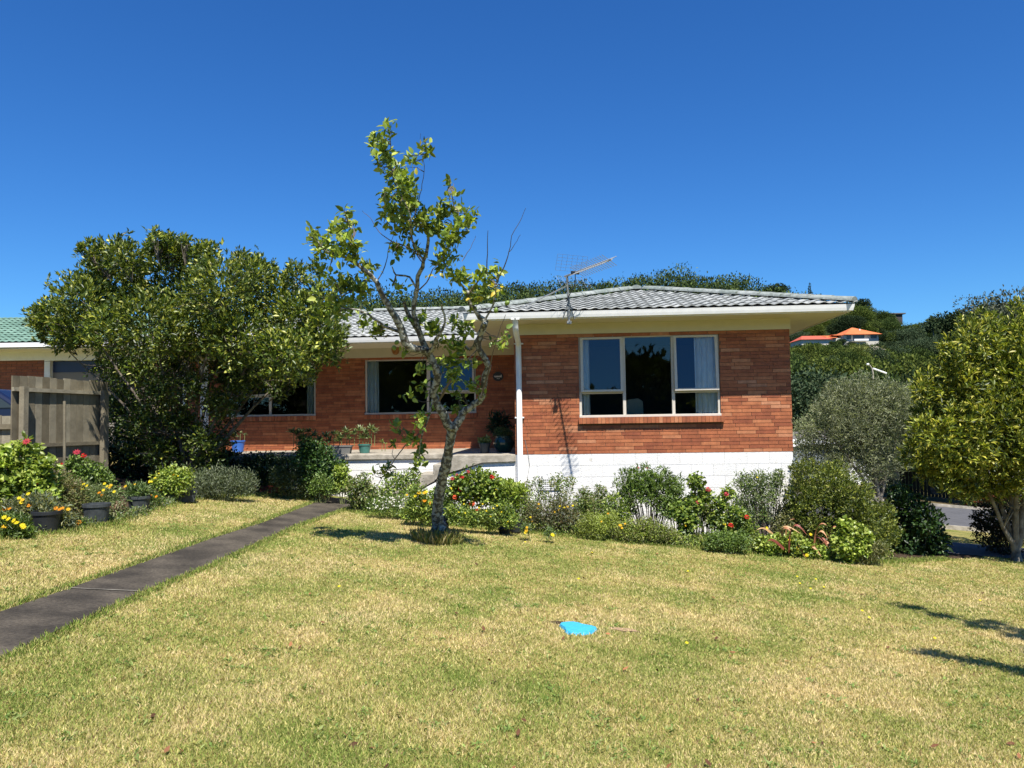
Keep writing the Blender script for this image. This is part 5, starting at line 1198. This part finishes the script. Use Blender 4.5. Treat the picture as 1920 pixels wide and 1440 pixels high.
g = gp(492, 926); trough('red_trough', 'dark red trough in the shade at the back of the lawn', g + Vector((0, .15, 0)), .5, .2, .15, M_REDP)
bedplant('trough_herb', 'low herbs growing in the dark red trough', 492, g.y + .15, [(480, 908, 12), (500, 906, 12), (510, 908, 8)], 500, .04, .02, MID, stems=4)
bedplant('weedy_bush', 'dark weedy growth below the deck between trough and terracotta pot', 545, 14.3, [(530, 905, 24), (555, 905, 24), (575, 915, 18), (520, 890, 18), (560, 885, 20)], 2400, .05, .016, [(.06, .09, .03), (.11, .14, .05)], stems=20)
bedplant('ivy_screen', 'dark ivy hanging over the deck edge beside the evergreen tree', 500, 14.9, [(470, 875, 26), (500, 872, 24), (530, 872, 24), (450, 895, 26), (490, 895, 22), (525, 895, 20)], 4200, .045, .035, [(.018, .04, .012), (.035, .065, .02)], stems=10)
bedplant('climbing_shrub', 'dark leafy shrub climbing over the deck edge left of the white deck wall', 600, 14.4, [(575, 840, 20), (600, 850, 24), (570, 865, 24), (600, 875, 32), (635, 878, 16), (625, 900, 22), (590, 900, 28), (640, 895, 12)], 4600, .055, .04, [(.03, .07, .018), (.055, .11, .025), (.10, .17, .04)], [(610, 848, 'crimson', .035)], stems=18)
bedplant('lime_shoots', 'lime green shoots at the right side of the dark climbing shrub', 640, 14.1, [(640, 885, 14), (650, 905, 12), (636, 915, 12)], 500, .06, .04, LIME, stems=6)
g = gp(597, 938); pot('terracotta_pot', 'terracotta pot where the footpath meets the shrubs', g + Vector((0, .12, 0)), .09, .125, .19, M_TERR)
bedplant('small_leaved_shrub', 'small-leaved green shrub above the terracotta pot', 600, 14.0, [(600, 905, 18), (615, 915, 16), (590, 918, 12)], 1100, .035, .02, MID, stems=10)

# ------------------------------------------------------------------ flower bed along the white foundation
g = gp(667, 957); pot('black_pot', 'black pot at the end of the footpath', g + Vector((0, .13, 0)), .1, .135, .13, M_BLACKP)
bedplant('pot_geranium', 'leggy green plant in the black pot at the end of the path', 672, 13.3, [(660, 915, 18), (680, 905, 18), (690, 925, 20), (665, 935, 14), (700, 935, 14)], 1150, .05, .03, OLV + MID, stems=16)
bedplant('white_alyssum', 'low mound of tiny white alyssum beside the footpath', 725, 12.7, [(700, 945, 16), (725, 940, 18), (750, 942, 16), (770, 940, 12), (715, 955, 14), (742, 952, 14)], 1500, .035, .012, MID, [(x, y, 'white') for x, y in [(random.uniform(688, 775), random.uniform(930, 955)) for _ in range(60)]], stems=0, fsize=.014)
bedplant('leafy_weeds', 'thin leafy stems in front of the white deck wall', 745, 13.6, [(730, 915, 20), (750, 900, 16), (765, 920, 20), (775, 895, 16), (720, 930, 14)], 900, .06, .03, MID + LIME, stems=20)
bedplant('marigold_bush', 'marigold bush with golden yellow blooms left of the lemon trunk', 790, 12.2, [(785, 930, 20), (805, 945, 22), (780, 955, 22), (805, 965, 20), (765, 965, 14), (820, 925, 12)], 2300, .05, .02, LIME + MID,
 [(785, 924, 'gold', .045), (796, 924, 'gold', .04), (796, 939, 'orange', .045), (808, 943, 'orange', .04), (779, 930, 'yellow'), (763, 928, 'gold', .025), (800, 922, 'yellow')], stems=14)
g = gp(833, 972); pot('tall_blue_pot', 'tall narrow dark blue pot behind the lemon trunk', Vector((P(832, 960, 12.0).x, 12.0, gz(-1, 0))), .075, .085, .34, mat('ink_blue', (.012, .02, .06), .4, .4))
bedplant('red_geranium', 'bushy bright green geranium with red flowers below the landing', 900, 12.7, [(860, 912, 22), (890, 903, 26), (920, 910, 24), (945, 920, 20), (875, 930, 22), (910, 930, 20), (940, 935, 18), (850, 925, 14)], 2600, .06, .055, LIME + MID,
 [(848, 898, 'pink', .04), (857, 891, 'pink', .03), (878, 885, 'pink', .035), (866, 895, 'red', .045), (923, 895, 'red', .05), (863, 918, 'red', .045), (853, 933, 'salmon', .05), (885, 945, 'salmon', .06), (897, 960, 'red', .065), (847, 916, 'yellow', .03), (931, 917, 'yellow', .03)], stems=16)
bedplant('groundcover_daisies', 'low green ground cover with small yellow daisies right of the lemon trunk', 890, 11.9, [(845, 960, 14), (865, 965, 18), (895, 970, 18), (925, 968, 20), (850, 975, 10), (955, 975, 18), (920, 985, 10), (885, 980, 10), (945, 955, 16)], 3000, .04, .02, LIME + MID,
 [(x, y, 'yellow', .018) for x, y in ((872, 962), (860, 960), (925, 953), (912, 958), (905, 945), (940, 960), (920, 968), (952, 978), (898, 952), (870, 945), (932, 948))], stems=6)
g = gp(966, 982); pot('black_pot', 'black pot half hidden in the bed in front of the downpipe', Vector((P(966, 970, 12.3).x, 12.3, gz(0, 0)+.02)), .09, .11, .2, M_BLACKP)
pot('low_black_pot', 'low wide black pot just left of the half hidden black pot', Vector((P(946, 975, 12.2).x, 12.15, gz(0, 0)+.0)), .08, .1, .11, M_BLACKP)
bedplant('tall_leafy_plant', 'upright yellow-green plant growing from the half hidden black pot', 966, 12.3, [(955, 915, 12), (965, 930, 14), (975, 920, 12), (970, 945, 10)], 550, .09, .022, LIME, stems=8, up=1.2)
bedplant('leggy_rose', 'leggy rose with small leaves under the foundation vent', 1035, 13.4, [(990, 915, 14), (1010, 905, 12), (1015, 930, 16), (1045, 905, 18), (1070, 905, 12), (1055, 925, 16), (1035, 940, 14)], 900, .04, .024, OLV + MID, stems=28)
bedplant('wallflower_bush', 'brownish wallflower bush with yellow flowers before the vent', 1040, 12.6, [(1010, 960, 22), (1045, 965, 24), (1070, 970, 20), (1030, 985, 20), (1000, 980, 18), (1060, 990, 16), (1050, 950, 18)], 3600, .045, .013, [(.14, .11, .05), (.16, .18, .07), (.10, .12, .07)],
 [(1050, 949, 'yellow'), (1058, 952, 'yellow'), (1064, 950, 'gold'), (1074, 948, 'yellow'), (1048, 956, 'gold'), (1008, 953, 'gold'), (1010, 945, 'gold'), (995, 970, 'yellow', .025), (998, 978, 'gold', .02), (1040, 960, 'gold')], stems=34, fsize=.024)
bedplant('bright_daisy', 'two bright yellow daisies at the lawn edge', 990, 11.6, [(985, 990, 9), (1030, 1000, 9)], 420, .05, .010, MID + SIL, [(987, 995, 'gold', .034), (985, 999, 'yellow', .028), (1036, 1003, 'yellow', .04), (988, 989, 'gold', .025)], stems=3)
bedplant('thin_shrub', 'thin upright shrub left of the oleander', 1120, 13.4, [(1105, 935, 14), (1125, 920, 12), (1120, 945, 16), (1135, 935, 12), (1100, 955, 12)], 900, .045, .022, MID + OLV, stems=20)
bedplant('yellow_green_herb', 'yellow-green feathery herb at the front of the bed', 1120, 12.3, [(1105, 980, 20), (1125, 985, 22), (1145, 975, 18), (1120, 1000, 16), (1095, 995, 14)], 2400, .04, .012, [(.24, .30, .05), (.32, .36, .08)], [(1128, 978, 'gold', .02), (1140, 963, 'orange', .02), (1163, 985, 'gold', .035)], stems=16)
bedplant('oleander_bush', 'dense rounded oleander with bare lower stems against the white wall', 1210, 13.3, [(1180, 905, 26), (1210, 898, 26), (1240, 905, 26), (1265, 912, 20), (1195, 925, 26), (1225, 925, 26), (1170, 930, 16), (1255, 930, 18), (1180, 955, 16), (1240, 950, 14)], 3800, .075, .016, MID, [(1197, 877, 'pink', .02), (1213, 878, 'pink', .02)], stems=44, stem_r=.009, stem_mat=M_BARK2, up=.9, clump=5, spread=.04)
bedplant('low_olive_herb', 'low olive and yellow herbs before the oleander', 1210, 12.3, [(1170, 1000, 18), (1195, 1000, 20), (1225, 995, 20), (1250, 1000, 18), (1210, 985, 16), (1265, 1010, 14), (1180, 985, 14)], 3600, .04, .013, OLV + LIME, [(1166, 990, 'gold', .025), (1172, 982, 'gold', .022)], stems=16)
bedplant('pink_geranium', 'round-leaved geranium clump right of the oleander', 1290, 12.7, [(1275, 960, 18), (1300, 945, 18), (1290, 975, 18), (1320, 930, 14), (1285, 995, 12), (1305, 905, 16)], 1300, .06, .055, LIME + MID, [(1328, 918, 'pink', .05), (1308, 942, 'crimson', .04), (1285, 985, 'gold', .03)], stems=20)
bedplant('hibiscus_bush', 'leggy hibiscus with red blooms in the middle of the bed', 1360, 12.8, [(1350, 945, 14), (1365, 925, 12), (1375, 965, 18), (1345, 975, 18), (1390, 975, 14), (1360, 990, 16)], 1250, .055, .045, LIME + MID, [(1362, 927, 'pink', .045), (1400, 970, 'red', .05), (1370, 986, 'red', .055), (1358, 982, 'yellow', .035), (1388, 1008, 'salmon', .03)], stems=24)
bedplant('low_green_mat', 'low green mat at the lawn edge before the hibiscus', 1355, 12.0, [(1340, 1012, 18), (1365, 1015, 20), (1390, 1015, 18), (1330, 1022, 10)], 2400, .035, .016, MID, stems=8)
bedplant('open_shrub', 'tall open shrub near the right corner of the white wall', 1425, 13.5, [(1395, 905, 20), (1425, 900, 20), (1455, 905, 18), (1410, 930, 22), (1440, 930, 22), (1400, 960, 20), (1430, 965, 18), (1460, 890, 10), (1385, 940, 12)], 3000, .05, .018, [(.06, .10, .03), (.11, .16, .05), (.20, .25, .08)], [(1420, 895, 'yellow', .02)], stems=44, stem_mat=M_BARK2, stem_r=.008)
bedplant('corner_filler', 'small grey-green shrub at the foot of the white corner', 1475, 13.5, [(1470, 960, 16), (1485, 950, 12), (1460, 975, 14), (1490, 970, 12)], 1100, .045, .018, OLV + SIL, stems=14)
bedplant('nasturtium_patch', 'nasturtium leaves with yellow flowers under the red flax', 1480, 12.2, [(1430, 1020, 16), (1460, 1020, 18), (1490, 1018, 20), (1515, 1030, 16), (1480, 1035, 14), (1540, 1040, 14), (1440, 1035, 12)], 2000, .045, .042, LIME, [(1438, 990, 'yellow', .03), (1480, 1013, 'yellow', .03), (1494, 1028, 'gold', .035), (1513, 1041, 'yellow', .035), (1520, 1002, 'yellow', .03), (1630, 1030, 'yellow', .03)], stems=10)
bedplant('corner_geranium', 'lime green geranium in front of the olive shrub', 1600, 12.0, [(1585, 990, 16), (1605, 1000, 20), (1580, 1020, 20), (1610, 1025, 20), (1625, 1010, 12), (1595, 1045, 14)], 1500, .06, .055, LIME, stems=14)
bedplant('wispy_corner_plant', 'wispy greyish plant at the tip of the bed', 1635, 12.0, [(1630, 1035, 16), (1650, 1030, 14), (1615, 1048, 12)], 1200, .05, .012, OLV, stems=16)

def weeds(line, n, depth, cols, L_, Wd, hmax):
    pts = np.array([(p.x, p.y) for p in line]); seg = np.linalg.norm(np.diff(pts, axis=0), axis=1); cum = np.concatenate([[0], np.cumsum(seg)]); m = n//6
    s_ = RNG.random(m)*cum[-1]; x = np.interp(s_, cum, pts[:, 0]); y = np.interp(s_, cum, pts[:, 1]) + RNG.random(m)**1.3*depth + .03
    dens = .5 + .5*np.sin(s_*5.1) ; keep = RNG.random(m) < .45 + .55*dens; x, y = x[keep], y[keep]; m = len(x)
    x = np.repeat(x, 6) + RNG.normal(0, .05, m*6); y = np.repeat(y, 6) + RNG.normal(0, .05, m*6); n = m*6
    z = -SL*np.clip(x, -14, 45) + RNG.random(n)**1.5*hmax
    ax = unitv(RNG.normal(size=(n, 3))*.7 + np.array([0, -.1, .8])); ll = L_*RNG.uniform(.6, 1.3, n)
    return leaves(np.stack([x, y, z], 1), ax, unitv(RNG.normal(size=(n, 3))*.5 + np.array([0, -.2, .8])), ll, ll*Wd/L_, pal(n, cols), .2)
d = joined([weeds(bedR[3:-1], 26000, .8, LIME + MID + OLV, .05, .02, .18), weeds(bedR[:5], 5000, .5, MID + LIME, .045, .018, .12), weeds(bedL, 9000, .9, MID + OLV + SIL, .05, .014, .09)])
o = put('bed_weeds', mesh_np('bed_weeds', *d), M_LEAF, None, 'stuff'); o['label'] = 'low mixed weeds and ground cover filling the flower beds'

for (px_, lab_, pal_, ly) in ((1095, 'ragged green growth between the wallflower and the thin shrub', MID + OLV, 940), (1152, 'mixed weedy growth just left of the oleander stems', LIME + MID, 950), (1268, 'wispy green growth between the oleander and the geranium', MID, 935),
                     (1318, 'tall ragged growth between the geranium and the hibiscus', OLV + MID, 945), (1395, 'dense green growth at the foot of the tall open shrub', MID + LIME, 985), (1475, 'ragged olive growth behind the red flax', OLV, 985), (985, 'leafy growth at the foot of the downpipe', MID + OLV, 945), (830, 'green growth behind the lemon trunk', MID, 935)):
    bedplant('mixed_shrub', lab_, px_, 13.1, [(px_-12, ly+5, 18), (px_+12, ly+8, 18), (px_, ly-14, 13), (px_-16, ly+26, 18), (px_+16, ly+28, 18), (px_+4, ly+14, 16)], 1500, .05, .02, pal_, stems=22, shell=.6)
# red flax: every strap leaf its own piece
fx = drop(1495, 12.3); flax = thing('red_flax', 'bronze-red flax with long arching strap leaves near the bed corner', 'plant', fx)
M_FLAX = ramp_mat('flax_leaf', [(0, (.22, .055, .04)), (.5, (.36, .16, .075)), (1, (.50, .32, .15))], 'object', .5, .3, .1, 30, .25, 8)
arcs = [[(1470,1030),(1440,985),(1425,978),(1408,1008)],[(1470,1030),(1452,980),(1470,978),(1500,1000)],[(1472,1030),(1455,978),(1480,985),(1484,1000)],[(1480,1035),(1478,978),(1492,972),(1512,1002)],[(1476,1035),(1470,985),(1476,972),(1490,973)],
 [(1530,1040),(1522,1010),(1532,968),(1550,985)],[(1540,1040),(1560,1000),(1556,968),(1578,1000)],[(1530,1045),(1520,1000),(1532,992),(1560,1035)],[(1535,1045),(1530,1002),(1545,998),(1556,1030)],[(1520,1040),(1515,1020),(1525,1018),(1540,1044)],
 [(1470,1030),(1448,1005),(1440,1008),(1433,1025)],[(1525,1042),(1530,990),(1540,985),(1552,1010)],[(1478,1030),(1500,1010),(1492,1020),(1512,1048)],[(1535,1040),(1540,1005),(1552,1010),(1568,1040)]]
for i, ar in enumerate(arcs):
    D_ = 12.1 + random.uniform(-.15, .25); c = [P(x, y, D_ + (.1 if k == 0 else -.04*k)) - fx for k, (x, y) in enumerate(ar)]
    V = []; n = 9; wdt = random.uniform(.036, .056)
    for k in range(n+1):
        t = k/n; q = (c[0]*(1-t)**3 + c[1]*3*t*(1-t)**2*1.0 + c[2]*3*t*t*(1-t) + c[3]*t**3); q2 = q + Vector((.001, 0, 0))
        w_ = wdt*(1 - t**3)*.5 + .002; tw = Vector((random.uniform(-.1, .1)+.55, .35, .45)).normalized()
        V += [q - tw*w_, q + tw*w_]
    put('leaf', mesh_np('leaf', [tuple(v) for v in V], [(2*k, 2*k+1, 2*k+3, 2*k+2) for k in range(n)], smooth=True), M_FLAX, flax)

# ------------------------------------------------------------------ lawn things
g = gp(1083, 1181); mb = MB(); n = 22; pts = []
for k in range(n):
    a = 2*math.pi*k/n; r = 1 + .13*math.sin(3*a+1) + .08*math.sin(5*a); pts.append((math.cos(a)*.155*r, math.sin(a)*.18*r))
vs = [(x, y, .0 - SL*x) for x, y in pts] + [(x*.93, y*.93, .026 - SL*x) for x, y in pts] + [(0, 0, .03)]
mb.add(vs, [(i, (i+1) % n, (i+1) % n+n, i+n) for i in range(n)] + [(i+n, (i+1) % n+n, 2*n) for i in range(n)])
o = mb.put('painted_stone', mat('sky_blue_paint', (.05, .40, .66), .6, .3, noise=.12, nscale=30, bump=.5, bscale=40)); o.location = g
tag(o, 'flat bright blue painted stone sunk in the middle of the lawn', 'stone')
for (dx, dy, rx, ry, mt_, nm, lb__) in ((-.12, .16, .12, .05, M_SOIL, 'bare_earth', ''), (.42, .1, .14, .06, mat('dry_earth', (.33, .22, .14), 1, .05), 'bare_earth', '')):
    mb = MB(); vs = [(math.cos(2*math.pi*k/12)*rx*random.uniform(.7, 1.2), math.sin(2*math.pi*k/12)*ry*random.uniform(.7, 1.2), 0) for k in range(12)]
    mb.add([(x, y, .012 - SL*x) for x, y, z in vs], [tuple(range(12))]); o = mb.put(nm, mt_); o.location = (g.x+dx, g.y+dy, gz(g.x+dx, 0)); o['kind'] = 'structure'

lv = leaves(np.array([[0, 0, 0.]]), np.array([[1., 0, .05]]), np.array([[0, 0, 1.]]), np.array([.06]), np.array([.03]), np.array([[1., 1, 1]]), -.15, True)
lm = mesh_np('fallen_leaf', *lv); lm.materials.append(ramp_mat('dead_leaf', [(0, (.07, .035, .02)), (.6, (.20, .09, .045)), (1, (.36, .16, .07))], 'object', .8, .1))
rl_ = random.Random(77); nlf = 0
while nlf < 120:
    D_ = 3.4*math.exp(rl_.random()*1.3); x = rl_.uniform(-.72, .72)*D_
    if x < -2.4 and D_ > 5: continue
    o = bpy.data.objects.new('fallen_leaf', lm); COL.objects.link(o); o.location = (x, D_, gz(x, 0)+.022); sc_ = rl_.uniform(.5, 1.0); o.scale = (sc_,)*3
    o.rotation_euler = (rl_.uniform(-.5, .5), rl_.uniform(-.6, .3), rl_.random()*6.28)
    tag(o, 'small dry brown leaf fallen on the lawn', 'leaf', 'dead leaves scattered over the lawn'); nlf += 1
dm = petal_mesh('dandelion', (.80, .68, .03), n=8)
for (x, y) in ((1110, 1040), (1085, 1090), (1617, 1150), (1630, 1163), (1700, 1138), (1753, 1202), (1838, 1130), (1288, 1212), (985, 1020), (636, 1105), (1290, 1075), (1495, 1085), (1500, 1098), (1530, 1090), (1520, 1108), (1545, 1105)):
    p = gp(x, y); o = bpy.data.objects.new('dandelion', dm); COL.objects.link(o); o.location = p + Vector((0, 0, .03)); o.scale = (.018,)*3; o.rotation_euler = (.5, 0, 0)
    tag(o, 'tiny yellow lawn flower standing in the grass', 'flower', 'tiny yellow flowers in the lawn')

# lawn grass: short blades, thinning out with distance
def inpoly(x, y, poly):
    ins = np.zeros(len(x), bool); n = len(poly)
    for i in range(n):
        x0, y0 = poly[i]; x1, y1 = poly[(i+1) % n]
        cond = ((y0 > y) != (y1 > y)) & (x < (x1-x0)*(y-y0)/((y1-y0) if y1 != y0 else 1e-9) + x0); ins ^= cond
    return ins
pathpoly = [(p.x, p.y) for p in upE] + [(p.x, p.y) for p in reversed(loE)]
def fbm(x, y, seed=0):
    r = np.random.default_rng(seed); out = np.zeros_like(x); amp = 1; tot = 0
    for o_ in range(5):
        f_ = .55*2**o_
        for q in range(3):
            a = r.random()*6.283; ph = r.random()*6.283; f2 = f_*r.uniform(.8, 1.3)
            out += amp*np.sin((x*math.cos(a)+y*math.sin(a))*f2*2 + ph + 1.3*np.sin(x*f_*.7+ph*2))
            tot += amp*.7
        amp *= .72
    return out/tot
def lawn_blades(n):
    D_ = 2.9*np.exp(RNG.random(n)*math.log(17/2.9)); x = RNG.uniform(-.85, .85, n)*D_
    keep = ~inpoly(x, D_, pathpoly) & ~inpoly(x, D_, bedR_poly) & ~inpoly(x, D_, bedL_poly) & ~((D_ > 14.3) & (D_ < 16.2) & (x > 8))
    keep &= ~(((x-g.x)/.15)**2 + ((D_-g.y)/.17)**2 < 1) & ~((x > -3.6) & (x < -2.2) & (D_ > 13.2))
    x, D_ = x[keep], D_[keep]; n = len(x)
    z = -SL*np.clip(x, -14, 45)
    f = fbm(x, D_, 5); f2 = fbm(x*3.1, D_*3.1, 8); dry = f*.50 + f2*.42 + RNG.normal(0, .24, n) + .16
    edge = np.exp(-np.maximum(0, D_-10)*0)
    t = np.clip((dry*1.2 + .46 - .012*D_)/1.0, 0, 1)[:, None]
    green = np.array([[.22, .295, .06]]); mid = np.array([[.50, .465, .155]]); straw = np.array([[.74, .595, .32]])
    C = np.where(t < .5, green + (mid-green)*t*2, mid + (straw-mid)*(t-.5)*2)*(1 + RNG.uniform(-.42, .3, n)*np.clip(1.25 - D_*.07, .3, 1))[:, None]
    br = RNG.random(n) < .03; C[br] = np.array([.22, .13, .07])
    a = RNG.random(n)*6.283; lean = RNG.uniform(.2, 1.25, n); ax = np.stack([np.cos(a)*lean, np.sin(a)*lean, np.ones(n)], 1)
    h = RNG.uniform(.014, .036, n)*(1 + .25*f2); h = np.maximum(h, .01); wd = .0018 + .00052*D_
    ax = unitv(ax); sd = unitv(np.cross(ax, RNG.normal(size=(n, 3)))); P0 = np.stack([x, D_, z-.002], 1)
    v0 = P0 - sd*wd[:, None]; v1 = P0 + sd*wd[:, None]; v2 = P0 + ax*h[:, None]
    V = np.stack([v0, v1, v2], 1).reshape(-1, 3); return V, np.arange(3*n).reshape(-1, 3), np.repeat(C, 3, 0)
v, f, c = lawn_blades(900000)
o = put('lawn_grass', mesh_np('lawn_grass', v, f, c), M_GRASS, None, 'stuff'); o['label'] = 'short dry and green lawn grass'
m_ = 900; cx_ = RNG.uniform(-6, 8.5, m_); cy_ = 3.0*np.exp(RNG.random(m_)*1.4); ok_ = (np.abs(cx_) < .75*cy_) & ~inpoly(cx_, cy_, pathpoly) & ~inpoly(cx_, cy_, bedR_poly) & ~inpoly(cx_, cy_, bedL_poly); cx_, cy_ = cx_[ok_], cy_[ok_]; m_ = len(cx_)
k_ = 14; cx_ = np.repeat(cx_, k_) + RNG.normal(0, .035, m_*k_); cy_ = np.repeat(cy_, k_) + RNG.normal(0, .035, m_*k_); a_ = RNG.random(m_*k_)*6.283
d_ = leaves(np.stack([cx_, cy_, -SL*cx_ + .008], 1), np.stack([np.cos(a_), np.sin(a_), RNG.uniform(.2, 1.0, m_*k_)], 1), unitv(RNG.normal(0, .3, (m_*k_, 3)) + np.array([0, 0, 1.])), RNG.uniform(.02, .05, m_*k_), RNG.uniform(.008, .018, m_*k_), pal(m_*k_, [(.14, .22, .05), (.20, .28, .07), (.28, .33, .11)]), .1)
o = put('lawn_weeds', mesh_np('lawn_weeds', *d_), M_GRASS, None, 'stuff'); o['label'] = 'flat clover and weeds scattered through the lawn'
# longer green fringe along the path and bed edges
def fringe(line, n, h, cols, sx=0.0, jit=.05):
    pts = np.array([(p.x, p.y) for p in line]); seg = np.linalg.norm(np.diff(pts, axis=0), axis=1); cum = np.concatenate([[0], np.cumsum(seg)]); s_ = RNG.random(n)*cum[-1]
    x = np.interp(s_, cum, pts[:, 0]) + RNG.normal(0, jit, n) + sx; y = np.interp(s_, cum, pts[:, 1]) + RNG.normal(0, jit, n); z = -SL*np.clip(x, -14, 45)
    ax = np.stack([RNG.normal(0, .45, n), RNG.normal(0, .45, n), np.ones(n)], 1)
    return leaves(np.stack([x, y, z], 1), ax, unitv(RNG.normal(size=(n, 3))), h*RNG.uniform(.4, 1.2, n), .004 + .0005*y, pal(n, cols), .2)
GF = [(.19, .28, .05), (.28, .34, .075), (.42, .39, .14)]
d = joined([fringe(upE, 5000, .05, GF, -.05, .03), fringe(loE, 5000, .05, GF, .05, .03), fringe(bedR, 14000, .055, GF, 0, .07), fringe(bedL, 12000, .06, GF, 0, .08)])
o = put('edge_grass', mesh_np('edge_grass', *d), M_GRASS, None, 'stuff'); o['label'] = 'longer grass along the path and bed edges'

# ------------------------------------------------------------------ trees beside and behind the viewer (their shade and reflections are in the picture)
for (px_, y_, R) in ((-14, -24, 5.6), (-6, -26, 6.2), (2, -25, 5.8), (9, -24, 6.2), (17, -26, 6.0), (25, -24, 6.0), (-22, -25, 5.6)):
    tree(px_, y_, R, 'green garden tree across the lawn, mirrored in the window glass', CR[abs(px_) % 3], 'trees mirrored in the window glass', .95, hz_(px_, y_) + .5)
sbx = Vector((6.9, 3.9, gz(6.9, 0))); sh = thing('side_tree', 'tree just beyond the right edge whose branch shadows fall on the lawn', 'tree', sbx)
bl_ = []; mb = MB(); mb.tube([(0, 0, 0), (.05, 0, 1.0), (0, .1, 2.0), (-.1, .1, 2.7)], [.11, .09, .07, .05], 8)
for (gx, gy, hh_, ln) in ((3.75, 6.95, 2.6, .9), (4.35, 6.55, 2.5, .9), (4.55, 9.0, 3.3, 1.0), (5.2, 8.5, 3.1, 1.0), (6.4, 8.5, 3.0, .9), (5.0, 7.3, 2.8, .8)):
    # branch whose shadow lands near (gx, gy)
    e = Vector((gx + .145*hh_, gy - .60*hh_, gz(gx, 0) + hh_)); s_ = sbx + Vector((-.1, .1, 2.4))
    mb.tube([s_ - sbx, (s_.lerp(e, .5) + Vector((0, 0, .2))) - sbx, e - sbx], [.04, .025, .01], 6)
    for k in range(6):
        c_ = s_.lerp(e, 1 - k*.1); bl_.append((c_.x, c_.y, c_.z, .22, .13, .10))
put_leaves('crown', foliage(bl_, 6500, .10, .035, G_R, None, shell=.6), M_LEAF, sh, sbx); mb.put('trunk', M_BARK3, sh)
